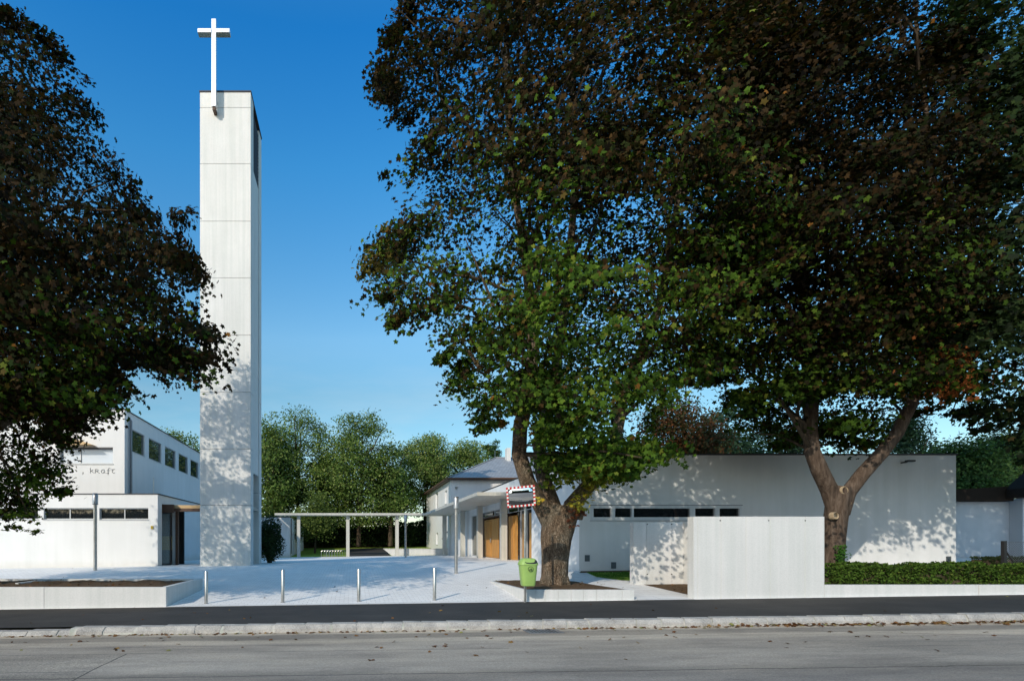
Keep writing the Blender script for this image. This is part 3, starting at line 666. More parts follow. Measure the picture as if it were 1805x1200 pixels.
# ------------------------------------------------------------------ windows
def window(parent, T, u0, u1, v0, v1, mull=(), fr=.06, fd=.08, w0=.05, fmat=None, gmat=None, name='window', sill=None, label=None):
    """frame of bars inside an opening with a pane behind; w is the depth into the wall"""
    fmat = fmat or M['frame']; gmat = gmat or M['glass']
    hs_ = []; edges = [u0+fr] + [x for m_ in mull for x in (m_-fr/2, m_+fr/2)] + [u1-fr]
    for i in range(0, len(edges), 2): hs_.append((edges[i], edges[i+1], v0+fr, v1-fr))
    b = MB(); b.holed(lambda u, v, w_: T(u, v, w_+w0), u0+.003, u1-.003, v0+.003, v1-.003, fd, hs_)
    f = b.build(name, fmat, parent)
    MB().box(u0+.01, u1-.01, v0+.01, v1-.01, w0+fd*.55, w0+fd*.7, lambda u, v, w_: T(u, v, w_)) if False else None
    g = MB(); Tb = lambda u, v, w_: T(u, v, w_)
    g.add([Tb(u0+.01,v0+.01,w0+fd*.6),Tb(u1-.01,v0+.01,w0+fd*.6),Tb(u1-.01,v1-.01,w0+fd*.6),Tb(u0+.01,v1-.01,w0+fd*.6),
           Tb(u0+.01,v0+.01,w0+fd*.75),Tb(u1-.01,v0+.01,w0+fd*.75),Tb(u1-.01,v1-.01,w0+fd*.75),Tb(u0+.01,v1-.01,w0+fd*.75)],
          [(0,1,2,3),(7,6,5,4),(0,4,5,1),(1,5,6,2),(2,6,7,3),(3,7,4,0)])
    g.build('pane', gmat, f)
    if sill:
        s = MB(); a = [Tb(u0-.03,v0-.035,-sill),Tb(u1+.03,v0-.035,-sill),Tb(u1+.03,v0-.035,w0-.002),Tb(u0-.03,v0-.035,w0-.002)]; c_ = [Tb(u0-.03,v0-.003,-sill),Tb(u1+.03,v0-.003,-sill),Tb(u1+.03,v0+.002,w0-.002),Tb(u0-.03,v0+.002,w0-.002)]
        s.add(a+c_, [(0,3,2,1),(4,5,6,7),(0,1,5,4),(1,2,6,5),(2,3,7,6),(3,0,4,7)]); s.build('sill', fmat, f)
    if label: f['label'] = label
    return f
def tbox(b, T, u0, u1, v0, v1, w0, w1):
    vs = [T(u0,v0,w0),T(u1,v0,w0),T(u1,v0,w1),T(u0,v0,w1),T(u0,v1,w0),T(u1,v1,w0),T(u1,v1,w1),T(u0,v1,w1)]
    return b.add(vs, [(0,3,2,1),(4,5,6,7),(0,1,5,4),(1,2,6,5),(2,3,7,6),(3,0,4,7)])
# ------------------------------------------------------------------ bell tower
DT = 26.8
tx0, tx1 = PX(352.5, DT), PX(442, DT); tzb = ground_z(-6.4, DT); tzt = PZ(163, DT)
tw = thing('bell_tower', ((tx0+tx1)/2, DT, tzb), 'tall slim bell tower of pale concrete panels with a metal cross on top', 'bell tower')
js = [163, 190, 289, 390, 490, 590.5, 691, 791, 890, 1003]
S1, S2, S3 = .72, 2.38, 3.12           # front slab, louvred middle, rear slab
for i in range(9):
    zt, zb = PZ(js[i], DT)-.008, PZ(js[i+1], DT)+.008
    if i == 8: zb = tzb-.1
    MB().box(tx0, tx1, DT, DT+S1, zb, zt).build('panel', M['tower'], tw, bevel=.006)
for i in range(5):
    zt = tzt - .1 - i*4.9; zb = max(zt-4.88, tzb-.1)
    MB().box(tx0, tx1, DT+S2, DT+S3, zb, zt).build('panel', M['tower'], tw, bevel=.006)
MB().box(tx0+.06, tx1-.06, DT+S1-.05, DT+S2+.05, 5.2, tzt-.3).box(tx0+.05, tx1-.05, DT+.08, DT+S1-.06, tzb, tzt-.06).box(tx0+.05, tx1-.05, DT+S2+.08, DT+S3-.08, tzb, tzt-.2).build('core', M['inner'], tw)
zl = 20.6
for side, xs_ in ((1, tx1-.13), (-1, tx0+.02)):
    b = MB()
    for k in range(3):
        za = 5.15 + k*(zl-5.15)/3; zc = 5.15+(k+1)*(zl-5.15)/3-.015
        b.box(xs_, xs_+.11, DT+S1+.05, DT+S2-.12, za, zc)
    b.build('side_panel', M['tower'], tw)
    b = MB(); z = zl+.1
    while z < tzt-.35: b.box(xs_+.02, xs_+.09, DT+S1+.03, DT+S2-.03, z, z+.06); z += .2
    b.build('louvre', M['dframe'], tw)
MB().box(tx0+.3, tx0+.45, DT+S1-.02, DT+S2+.02, tzb-.1, 5.2).build('recess_wall', M['beige'], tw)
MB().box(tx0+.46, tx1-.02, DT+S1+.003, DT+S2-.003, 3.25, 3.43).build('recess_slab', M['beige'], tw)
MB().box(tx0-.03, tx1+.03, DT-.03, DT+S3+.03, tzt+.002, tzt+.07).build('coping', M['zinc'], tw)
# cross
cs = thing('cross', (0,0,0), None, None); cs.parent = tw
bpy.data.objects.remove(cs)
dC = DT-.42; cxm = PX(376.5, dC)
b = MB(); b.box(cxm-.11, cxm+.11, dC, dC+.22, PZ(187, dC), PZ(33, dC))
M['silver'] = simple('satin_silver_metal', (.80,.80,.80), .42, .85, var=.05)
cr = b.build('cross', M['silver'], tw, bevel=.01)
b = MB(); b.box(PX(348.5,dC), cxm-.112, dC-.04, dC+.26, PZ(58.5,dC), PZ(51.5,dC)).box(cxm+.112, PX(405,dC), dC-.04, dC+.26, PZ(58.5,dC), PZ(51.5,dC))
b.build('cross_arm', M['silver'], cr, bevel=.01)
MB().box(cxm-.07, cxm+.07, dC+.05, DT+.0, PZ(192,dC), PZ(184,dC)-.06).box(cxm-.05, cxm+.05, dC+.22, DT, PZ(172,dC), PZ(169,dC)).build('bracket', M['brown'], cr)

# ------------------------------------------------------------------ left building
DL = 28.0; lx1 = PX(278, DL); lzt = PZ(871, DL); lzb = ground_z(-11, DL)
lb = thing('parish_hall', (lx1-4, DL, lzb), 'white two-storey parish hall with strip windows, left of the bell tower', 'building')
T = TF(DL); z0w, z1w = PZ(915, DL), PZ(895, DL)
wins = [(PX(-110,DL), PX(67,DL)), (PX(77,DL), PX(166,DL)), (PX(175,DL), PX(261.5,DL))]
b = MB(); b.holed(T, -34, lx1, lzb-.2, lzt, .30, [(a, c, z0w, z1w) for a, c in wins]+[(-32,-24,z0w,z1w)])
b.build('lower_front_wall', M['white'], lb)
for k, (a, c) in enumerate(wins+[(-32,-24)]):
    mu = [(a+c)/2] if k in (1,2) else [PX(27,DL)] if k == 0 else [-28]
    window(lb, T, a, c, z0w, z1w, mu, .05, .08, .12, M['frame'], M['glass'], sill=.04)
MB().box(-34, lx1+.05, DL-.04, 36, lzt+.002, lzt+.05).build('coping', M['zinc'], lb)
MB().box(-34, lx1, DL+.302, 36, lzt-.45, lzt).build('lower_roof', M['white'], lb)
MB().box(-34, lx1-1.6, DL+.302, 31, lzb-.2, lzt-.452).build('lower_side_wall', M['white'], lb)
# entrance recess
px0, px1 = lx1-1.25, lx1+.0
DD = 29.6
b = MB(); b.box(lx1-.22, lx1, DL+.302, DL+.62, lzb-.2, lzt-.452).build('pier', M['white'], lb)
ds = MB().holed(TF(DD), lx1-1.6, lx1+.15, lzb, 3.25, .1, [(lx1-1.5, lx1-.62, lzb+.06, 3.17), (lx1-.54, lx1+.08, lzb+.06, 3.17)]).build('glass_door', M['dframe'], lb)
MB().box(lx1-1.55, lx1+.1, DD+.04, DD+.055, lzb+.03, 3.2).build('pane', M['clear'], ds)
MB().tube([(lx1-.66,DD-.06,lzb+.9),(lx1-.66,DD-.06,lzb+1.9)], .018, 8).tube([(lx1-.5,DD-.06,lzb+.9),(lx1-.5,DD-.06,lzb+1.9)], .018, 8).build('handle', M['steel'], ds)
MB().box(lx1-1.6, lx1+.3, 31.3, 31.5, lzb-.1, lzt-.46).build('porch_back_wall', M['inner'], lb)
MB().box(lx1-.95, lx1+.02, 31.2, 31.29, lzb+.8, lzb+1.6).build('notice_board', M['yellow'], lb)
MB().box(lx1+.36, lx1+.50, DD+.1, DD+.3, lzb-.1, 3.3).build('column', M['brown'], lb)
MB().box(lx1+.12, lx1+.30, DD+.3, DD+.5, lzb-.1, 3.3).build('column', M['white'], lb)
MB().box(lx1-.98, lx1+.5, DL+.9, DL+1.1, 3.18, 3.62).build('porch_beam', M['brown'], lb)
MB().box(lx1+.02, tx0+.35, DL+1.15, DL+3.2, 3.36, 3.60).build('porch_roof', M['tan'], lb)
MB().box(lx1+.02, tx0+.34, DL+1.08, DL+1.148, 3.26, 3.42).build('porch_fascia', M['brown'], lb)
# upper volume
DU = 30.0; ux1 = PX(219.5, DU); uzt = PZ(722, DU)
T = TF(DU); wz0, wz1 = PZ(817, DU), PZ(788, DU); wx0, wx1 = PX(105, DU), PX(199, DU)
b = MB(); b.holed(T, -34, ux1, lzt-.3, uzt, .3, [(wx0, wx1, wz0, wz1)]); b.build('upper_front_wall', M['white'], lb)
window(lb, T, wx0, wx1, wz0, wz1, [wx0+1.1], .05, .08, .14, M['frame'], M['glassl'], sill=.05)
MB().box(wx0+.02, wx1-.02, DU-.02, DU+.12, wz1-.09, wz1-.003).build('blind_box', M['zinc'], lb)
b = MB(); zz = wz1+.06; b.prism([(PX(105,DU), zz), (PX(170,DU), zz), (PX(140,DU), zz+.33), (PX(105,DU), zz+.33)], DU-.5, DU-.0, lambda x, y, z: (x, z, y)); b.build('window_hood', M['tan'], lb)
T = TRt(ux1); invs = [.002543+.000238*k for k in range(9)]
ws = []
for k in range(7):
    xl = 622-1/(.002543+.000238*k); xr = 622-1/(.002543+.000238*k+.000180)
    ya, yb = -ux1*FPX/(622-xl), -ux1*FPX/(622-xr); ws.append((ya, yb))
wv0, wv1 = PZ(793.3, -ux1*FPX/393.2), PZ(754.1, -ux1*FPX/393.2)
b = MB(); b.holed(T, DU+.302, 52, lzb-.2, uzt, .3, [(a, c, wv0, wv1) for a, c in ws]); b.build('upper_side_wall', M['white'], lb)
for a, c in ws: window(lb, T, a, c, wv0, wv1, [], .035, .08, .05, M['frame'], M['glassg'], sill=.03)
MB().box(-34, ux1+.05, DU-.04, 52.1, uzt+.002, uzt+.055).build('coping', M['zinc'], lb)
MB().box(-34, ux1-.3, 51.7, 52, lzb, uzt).box(-34, ux1-.31, DU+.31, 51.69, uzt-.2, uzt-.03).build('upper_roof', M['white'], lb)
yp = DU+.55
MB().tube([(ux1-.1,yp,uzt-.42),(ux1+.06,yp,uzt-.40),(ux1+.13,yp,uzt-.5),(ux1+.13,yp,lzt+.03)], .075, 12).build('downpipe', M['pipe'], lb, smooth=True)
MB().tube([(PX(271,32),32,lzt),(PX(271,32),32,PZ(841,32))], .02, 6).build('roof_rod', M['steel'], lb)
MB().box(PX(266,DL), PX(270.5,DL), DL-.03, DL-.002, PZ(932,DL), PZ(926.5,DL)).build('wall_plate', M['yellow'], lb)
# KRAFT lettering in uncial strokes
def stroke(b, pts, r, y): b.tube([(x, y, z) for x, z in pts], r, 6)
b = MB(); sx = PX(159.5, DU); hh = .20; yl = DU-.02; rr = .009
def S(x0, pts): stroke(b, [(x0+x*hh, PZ(833.5, DU)+z*hh) for x, z in pts], rr, yl)
o = sx
S(o, [(0,0),(0,1.5)]); S(o, [(.05,.55),(.35,.65),(.75,1.0)]); S(o, [(.3,.6),(.65,.25),(1.1,0)])
o += 1.35*hh; S(o, [(0,0),(0,1.05)]); S(o, [(-.15,1.0),(.5,1.05),(.85,.85),(.6,.58),(.05,.5)]); S(o, [(.4,.5),(.8,.15),(1.25,0)])
o += 1.6*hh; S(o, [(.85,.98),(.35,.95),(.02,.5),(.2,.08),(.6,.05),(.9,.35)]); S(o, [(.9,1.02),(.9,.15),(1.15,0)])
o += 1.65*hh; S(o, [(.3,-.5),(.32,1.0),(.55,1.35),(.95,1.3)]); S(o, [(-.05,.72),(.9,.72)]); S(o, [(-.1,-.05),(.5,0)])
o += 1.3*hh; S(o, [(.35,1.02),(.15,.5),(.3,.08),(.7,.02),(.9,.15)]); S(o, [(-.2,1.0),(.95,1.03)])
b.build('lettering', M['black'], lb)

# ------------------------------------------------------------------ church nave (right)
DR = 21.1; rx0, rx1 = PX(1021, DR), PX(1685, DR); rzt = PZ(802, DR)
ch = thing('church_nave', ((rx0+rx1)/2, DR, .5), 'low white flat-roofed church building with one strip window behind the maples', 'building')
T = TF(DR); hz0, hz1 = PZ(915.5, DR), PZ(891.5, DR); hx0, hx1 = PX(1042, DR), PX(1306, DR)
b = MB(); b.holed(T, rx0, rx1, ground_z(rx0,DR)-.2, rzt, .3, [(hx0, hx1, hz0, hz1)]); b.build('front_wall', M['whiteb'], ch)
q = lambda px: PX(px, DR)
hs_ = [(q(1046), q(1077)), (q(1084), q(1113)), (q(1117), q(1216)), (q(1225), q(1260)), (q(1268), q(1303))]
b = MB(); b.holed(lambda u, v, w_: T(u, v, w_-.015), hx0-.02, hx1+.02, hz0-.02, hz1+.02, .12, [(a, c, hz0+.10, hz1-.09) for a, c in hs_])
f = b.build('window', M['wframe'], ch)
MB().add([T(hx0+.02,hz0+.02,.07),T(hx1-.02,hz0+.02,.07),T(hx1-.02,hz1-.02,.07),T(hx0+.02,hz1-.02,.07)], [(0,1,2,3)]).build('pane', M['glass'], f)
tbox(MB(), T, hx0-.05, hx1+.05, hz0-.06, hz0-.025, -.05, -.001).build('sill', M['frame'], f)
tbox(MB(), T, hx0-.05, hx1+.05, hz1+.023, hz1+.04, -.03, -.001).build('flashing', M['zinc'], f)
MB().box(rx0-.02, rx1+.04, DR-.05, 50.75, rzt+.003, rzt+.06).build('coping', M['zinc'], ch)
b = MB(); b.box(rx1-.3, rx1, DR+.302, 50.7, .2, rzt).box(rx0+.301, rx1-.301, 50.4, 50.7, .2, rzt).box(rx0+.301, rx1-.301, DR+.302, 50.39, rzt-.3, rzt-.1)
b.build('far_wall', M['whiteb'], ch)
for px, py in ((1035,983.3),(1081.5,995.8),(1671.5,985.5)):
    f = tbox(MB(), T, q(px-4.2), q(px+4.2), PZ(py+5.6,DR), PZ(py-5.6,DR), -.02, -.001).build('vent', M['vent'], ch)
    b = MB()
    for k in range(5): tbox(b, T, q(px-3.6), q(px+3.6), PZ(py+4.6-k*2.2,DR), PZ(py+3.8-k*2.2,DR), -.04, -.0205)
    b.build('slats', M['pipe'], f)
b = MB(); xw = q(1590); zw = PZ(815,DR); b.box(xw-.12, xw+.17, DR-.35, DR-.22, zw-.01, zw+.055).box(xw-.06, xw-.01, DR-.22, DR-.001, zw-.03, zw+.02); b.build('security_lamp', M['black'], ch)

# ------------------------------------------------------------------ entrance side of the church (faces -X)
XW = rx0; T = TL(XW); fz0 = ground_z(XW, 33)+.01
def yd(px): return XW*FPX/(px-VX)
zd, zu = 3.08, 4.0
ent = [(yd(937), yd(909.5)), (yd(909), yd(893)), (yd(892), yd(846.5)), (yd(841), yd(831))]
b = MB(); b.holed(T, DR+.302, 50.4, .1, rzt, .3, [(ent[0][0], ent[2][1], fz0, 3.62), (ent[3][0], ent[3][1], fz0, 3.55)]); b.build('side_wall', M['whiteb'], ch)
def oak(pa, pb, w0=.10):
    d = tbox(MB(), T, yd(pa), yd(pb), fz0+.02, zd, w0, w0+.08).build('oak_door', M['wood'], ch, bevel=.006); return d
dA = oak(863.6, 851.5); tbox(MB(), T, yd(862.6), yd(852.4), fz0+.12, zd-.1, .075, .0995).build('door_leaf', M['wood'], dA, bevel=.005)
dB_ = oak(877, 864); tbox(MB(), T, yd(876), yd(865), fz0+.12, zd-.1, .075, .0995).build('door_leaf', M['wood'], dB_, bevel=.005)
yh = yd(863.8); MB().tube([(XW+.03, yh-.09, fz0+1.0),(XW+.03, yh-.09, fz0+1.25)], .02, 8).build('handle', M['steel'], dA)
MB().tube([(XW+.03, yh+.09, fz0+1.0),(XW+.03, yh+.09, fz0+1.25)], .02, 8).build('handle', M['steel'], dB_)
dC_ = oak(908, 903.6); oak(903.3, 898.4, .06); dD_ = oak(898, 893.4)
oak(923.5, 917.5); oak(936, 929.5); oak(884, 880.5)
b = MB()
for pa, pb in ((851.2,846.8),(880.2,877.4),(892.8,884.3)): tbox(b, T, yd(pa), yd(pb), fz0, zd+.08, .08, .2)
tbox(b, T, yd(892.8), yd(846.8), zd+.083, zd+.17, .06, .2); b.build('door_frame', M['brown'], ch)
b = MB()
b.holed(lambda u, v, w_: T(u, v, w_+.1), ent[0][0], ent[2][1], zd+.175, 3.617, .08, [(yd(936.5), yd(911), zd+.22, 3.57), (yd(909.5), yd(893.5), zd+.22, 3.57), (yd(892), yd(870), zd+.22, 3.57), (yd(868.8), yd(848), zd+.22, 3.57)])
tb2 = b.build('glazing_frame', M['frame'], ch)
tbox(MB(), T, ent[0][0]+.01, ent[2][1]-.01, zd+.18, 3.61, .13, .14).build('pane', M['glass'], tb2)
tbox(MB(), T, yd(916.8), yd(909), fz0+.02, zd+.15, .12, .13).build('pane', M['glass'], tb2)
tbox(MB(), T, yd(929), yd(927.3), fz0+.02, zd+.15, .12, .13).build('pane', M['glass'], tb2)
tbox(MB(), T, yd(927), yd(924), fz0, zd+.17, .0, .1).build('mullion', M['frame'], ch)
tbox(MB(), T, yd(917.2), yd(916.6), fz0, zd+.17, .0, .1).build('mullion', M['frame'], ch)
MB().box(XW+1.6, XW+1.7, 25.8, 40, fz0, 3.7).build('lobby_back_wall', M['brown'], ch)
window(ch, T, ent[3][0], ent[3][1], fz0, 3.55, [], .06, .06, .06, M['frame'], M['glassg'])
MB().box(XW-.75, XW-.70, yd(905), yd(905)+.04, 3.28, 3.99).box(XW-.95, XW-.50, yd(905)-.01, yd(905)+.05, 3.2, 3.28).build('pendant_lamp', M['frame'], ch)

# ------------------------------------------------------------------ canopy
cz = 4.0; ct = 4.19; cx0 = 6.42; cyf = 27.9; cyb = 48.1
cp = thing('covered_walkway', (cx0, 36, .6), 'thin flat concrete canopy on square posts, bent round two sides of the forecourt', 'canopy')
b = MB(); b.box(cx0, rx0-.004, cyf, cyb+1.7, cz, ct); b.build('roof_slab', M['conc2'], cp, bevel=.01)
b = MB(); b.box(PX(484,cyb), cx0-.003, cyb, cyb+1.7, cz, ct); b.build('roof_slab', M['conc2'], cp, bevel=.01)
def post(x, y, w_, z1=cz):
    MB().box(x-w_/2, x+w_/2, y-w_/2, y+w_/2, ground_z(x,y)-.1, z1-.001).build('post', M['conc2'], cp, bevel=.012)
for px in (887.5, 845.5, 815.5, 786.5): post(8.45 if px > 800 else 8.3, 8.45*FPX/(px-VX), .34)
for px in (613.2, 699.8, 526.5): post(PX(px, cyb+.7), cyb+.7, .30)
# ------------------------------------------------------------------ white house with hip roof
DH = 51.0; hxa = PX(795, DH); hzE = PZ(844, DH); dep = 67.0; hxb = hxa+17
ho = thing('parish_house', (hxa, DH, .6), 'white two-storey house with grey tiled hip roof beyond the oak doors', 'house')
T = TF(DH)
b = MB(); fw = [(PX(a_,DH), PX(c_,DH), PZ(946,DH), PZ(905,DH)) for a_, c_ in ((807,813),(819.5,826))]
b.holed(T, hxa, hxb, .1, hzE, .3, fw); b.build('front_wall', M['white'], ho)
for h in fw: window(ho, T, *h, [], .06, .08, .1, M['wframe'], M['glass'])
T = TL(hxa); ys = lambda px: hxa*FPX/(px-VX)
lw = [(ys(787.5), ys(784), PZ(886,52.6), PZ(862.5,52.6)), (ys(772), ys(767.5), PZ(895,59)-.3, PZ(867,59))]
lw += [(ys(772), ys(768.5), 1.35, 2.6)]
b = MB(); b.holed(T, DH+.302, dep, .1, hzE, .3, lw); b.build('side_wall', M['white'], ho)
for h in lw: window(ho, T, *h, [], .08, .08, .14, M['wframe'], M['glassg'], sill=.06)
MB().box(hxa-.12, hxa-.001, 52.6, 53.0, PZ(938,52.6), PZ(936,52.6)).build('ledge', M['zinc'], ho)
MB().box(hxa-.12, hxa-.001, 55.0, 55.5, PZ(950,55), PZ(948,55)).build('ledge', M['zinc'], ho)
e = .42; x0, x1, y0, y1 = hxa-e, hxb+e, DH-e, dep+e; zr = 10.8; my = (y0+y1)/2; rxs = PX(874, my)
vs = [(x0,y0,hzE),(x1,y0,hzE),(x1,y1,hzE),(x0,y1,hzE),(rxs,my,zr),(x1-(rxs-x0),my,zr)]
MB().add(vs, [(0,1,5,4),(1,2,5),(2,3,4,5),(3,0,4),(3,2,1,0)]).build('roof', M['tiles'], ho)
MB().box(x0-.1,x1+.1,y0-.12,y0-.02,hzE-.06,hzE+.08).box(x0-.12,x0-.02,y0-.02,y1+.1,hzE-.06,hzE+.08).box(x0,x1,y0,y1,hzE-.1,hzE-.004).build('gutter', M['brown'], ho)
b = MB()
for p in ((x0,y0,hzE),(x0,y1,hzE)): b.tube([Vector(p)+Vector((.05,.05,.06)), Vector((rxs,my,zr+.04))], .07, 8)
b.tube([(rxs,my,zr+.04),(x1-(rxs-x0),my,zr+.04)], .07, 8); b.build('ridge_tiles', M['tiles'], ho)
MB().box(PX(892,58), PX(892,58)+.4, 57.6, 58.4, 8.0, PZ(790,58)).build('chimney', M['conc'], ho)
MB().tube([(rxs-.1,my,zr),(rxs-.1,my,zr+.75)], .025, 6).build('lightning_rod', M['steel'], ho)
MB().tube([(hxa-.09,dep-.3,hzE-.15),(hxa-.09,dep-.3,.6)], .06, 8).build('downpipe', M['white'], ho)
MB().box(PX(802,DH), PX(806,DH), DH-.15, DH-.001, PZ(861,DH), PZ(857.5,DH)).build('wall_lamp', M['steel'], ho)
# low white link building behind posts
for k, (pa, pb) in enumerate(((676,783),)):
    pass
lw_ = thing('retaining_wall', (4, 41.9, .6), 'low pale concrete wall with a sloping end in front of the lawn, right of the middle post', 'wall')
b = MB(); zg = ground_z(4,50); xa = PX(693,50.1); xb = PX(676,50.1)
b.prism([(xa, zg-.1), (hxa+1.2, zg-.1), (hxa+1.2, zg+.62), (xb, zg+.62)], 50.1, 50.4, lambda x, y, z: (x, z, y)); b.build('wall', M['conc'], lw_)
MB().box(xb-.02, hxa+1.22, 50.07, 50.43, zg+.622, zg+.67).build('coping', M['conc2'], lw_)
# utility building far left
DQ = 50.2; ux = PX(511, DQ); uz = PZ(911.5, DQ)
ut = thing('garage_block', (ux-1, DQ, .5), 'small white flat-roofed outbuilding behind the bush beside the bell tower', 'building')
T = TF(DQ); b = MB(); b.holed(T, ux-3.8, ux, .2, uz, .25, []); b.build('front_wall', M['white'], ut)
T = TRt(ux); b = MB(); yv = lambda px: -ux*FPX/(VX-px)
uw = [(yv(513), yv(516.5), 1.9, 2.45), (yv(519), yv(522.5), 1.9, 2.45), (yv(530), yv(533), 1.9, 2.45)]
b.holed(T, DQ+.252, yv(535), .2, uz, .25, uw+[(yv(517), yv(518.6), .45, 2.6)]); b.build('side_wall', M['white'], ut)
for h in uw: window(ut, T, *h, [], .06, .06, .08, M['frame'], M['glass'], sill=.06)
MB().box(ux-3.9, ux+.06, DQ-.05, yv(535), uz+.002, uz+.06).build('coping', M['zinc'], ut)
MB().box(ux-3.8, ux-.3, DQ+.3, yv(535)-.01, .2, uz-.02).build('mass', M['inner'], ut)
MB().tube([(ux+.09,DQ+.5,uz-.1),(ux+.09,DQ+.5,.5)], .06, 8).build('downpipe', M['pipe'], ut)

# ------------------------------------------------------------------ small dark house far right
DX = 25.0
sh = thing('garden_house', (PX(1740,DX), DX, .9), 'shaded house with dark overhanging roof at the right edge behind the hedge', 'house')
xa, xb_, xc = PX(1640,DX), PX(1779,DX), PX(1990,DX); zs = PZ(884,DX)
MB().box(xa, xb_, DX, DX+5, .5, zs).build('wall', M['stucco_shade'], sh)
MB().box(xb_+.002, xc, DX-.5, DX+5, .5, zs+.12).build('wall', M['stucco_shade'], sh)
b = MB(); b.prism([(xa-.2, zs+.003), (xb_-.35, zs+.003), (xb_-.35, PZ(858,DX)), (xa-.2, PZ(866,DX))], DX-.45, DX+5.4, lambda x, y, z: (x, z, y)); b.build('roof', M['roofd'], sh)
b = MB(); b.prism([(PX(1752,DX), zs+.125), (xc+1, zs+.125), (xc+1, PZ(770,DX)), (PX(1860,DX), PZ(770,DX)), (PX(1752,DX), PZ(864,DX))], DX-1.3, DX-.4, lambda x, y, z: (x, z, y)); b.build('gable_roof', M['roofd'], sh)
# chain link fence
DFe = 17.2; fxp = PX(1769.5, DFe); fz = ground_z(fxp, DFe)
fe = thing('wire_fence', (fxp, DFe, fz), 'dark chain-link fence with braced end post, beside the shaded house', 'fence')
ftop = PZ(954.5, DFe)
MB().box(fxp-.045, fxp+.045, DFe-.045, DFe+.045, fz-.1, ftop+.03).build('post', M['black'], fe)
MB().box(fxp+3.0, fxp+3.09, DFe-.045, DFe+.045, fz-.1, ftop+.03).build('post', M['black'], fe)
MB().tube([(fxp,DFe,ftop-.22),(fxp+.62,DFe,fz+.05)], .025, 8).build('brace', M['black'], fe)
b = MB(); W, H = 6.0, ftop-fz; s_ = .075; n = int((W+H)/s_); r_ = .0035
for k in range(n):
    a = k*s_
    for sg in (1, -1):
        p0 = (max(0, a-H), min(a, H)) if True else None
        u0, v0_ = (a, 0) if a <= W else (W, a-W); u1, v1_ = (a-H, H) if a >= H else (0, a)
        P0 = (u0, v0_); P1 = (u1, v1_)
        if sg < 0: P0 = (W-P0[0], P0[1]); P1 = (W-P1[0], P1[1])
        b.tube([(fxp+P0[0], DFe, fz+P0[1]), (fxp+P1[0], DFe, fz+P1[1])], r_, 3, False)
for v0_ in (.02, H/2, H-.01): b.tube([(fxp,DFe,fz+v0_),(fxp+W,DFe,fz+v0_)], .004, 4, False)
b.build('mesh', M['pipe'], fe, merge=False)

# ------------------------------------------------------------------ concrete walls and planters
DW = 13.9; wx0, wx1 = PX(1222.5,DW), PX(1453.5,DW); wzt = PZ(910,DW)
w1 = thing('screen_wall', ((wx0+wx1)/2, DW, .1), 'tall board-marked concrete screen wall standing right at the pavement', 'wall')
edges = [wx0, wx0+.11, PX(1271,DW), PX(1315,DW), PX(1357.5,DW), PX(1419,DW), wx1]
b = MB()
for a, c in zip(edges[:-1], edges[1:]): b.box(a+(.003 if a > wx0 else 0), c-.003, DW, DW+.25, street_z(a)-.1, wzt)
b.build('panel', M['conc'], w1, bevel=.004)
MB().box(wx0+.02, wx1-.02, DW+.008, DW+.24, 0, wzt-.006).build('core', M['conc2'], w1)
b = MB()
for px in (1269.5, 1355, 1419.5): c_ = at(px, 917, DW); b.tube([(c_[0], DW-.002, c_[2]), (c_[0], DW+.004, c_[2])], .018, 10)
b.build('tie_holes', M['black'], w1)
DW2 = 16.84; vx0, vx1 = PX(1116.5,DW2), PX(1205,DW2); vzt = PZ(920,DW2)
w2 = thing('screen_wall', ((vx0+vx1)/2, DW2, .2), 'rear concrete screen wall half hidden by the one at the pavement', 'wall')
b = MB()
for a, c in ((vx0,PX(1140,DW2)),(PX(1140,DW2),PX(1184,DW2)),(PX(1184,DW2),vx1)): b.box(a+.002, c-.002, DW2, DW2+.22, ground_z(9,DW2)-.15, vzt)
b.box(vx1+.001, vx1+.22, DW2-.6, DW2+.2, ground_z(9,DW2)-.15, vzt-.003)
b.box(vx1+.23, vx1+2.2, DW2-.1, DW2+.1, ground_z(9,DW2)-.15, vzt-.003)
b.build('panel', M['conc'], w2, bevel=.004)
b = MB()
for px, py in ((1141,923.5),(1184,923.5),(1141,1011.5),(1184,1011.5),(1213,1013)): c_ = at(px, py, DW2); b.tube([(c_[0], DW2-.003, c_[2]), (c_[0], DW2+.004, c_[2])], .02, 10)
b.build('tie_holes', M['black'], w2)
# low wall under hedge
lo = thing('low_wall', (wx1+5, DW, .2), 'long low concrete kerb wall in front of the clipped hedge', 'wall')
b = MB(); a = wx1+.004
while a < 32: b.box(a, a+3.98, DW+.01, DW+.2, street_z(a)-.1, PZ(1030.5,DW)); a += 4
b.build('wall', M['conc'], lo, bevel=.006)
# tree planter
pzt = PZ(1039, DW); px0_, px1_ = PX(924.5,DW), PX(1118.5,DW)
tp = thing('tree_planter', ((px0_+px1_)/2, DW, .1), 'low concrete edged planter of bare soil round the large forked maple', 'planter')
b = MB(); a = px0_; 
for c in (944, 961, 984, 1007, 1029, 1052, 1097, 1118.5):
    c = PX(c, DW); b.box(a+.002, c-.002, DW, DW+.12, street_z(a)-.08, pzt); a = c
b.build('front_wall', M['conc'], tp, bevel=.005)
zb_ = ground_z(4.6, 18.3)+.02
def slopebox(x0a, x0b, y0, y1, wd, zt0, zt1, zb):
    return [(x0a,y0,zb),(x0a+wd,y0,zb),(x0b+wd,y1,zb),(x0b,y1,zb),(x0a,y0,zt0),(x0a+wd,y0,zt0),(x0b+wd,y1,zt1),(x0b,y1,zt1)]
BF = [(0,3,2,1),(4,5,6,7),(0,1,5,4),(1,2,6,5),(2,3,7,6),(3,0,4,7)]
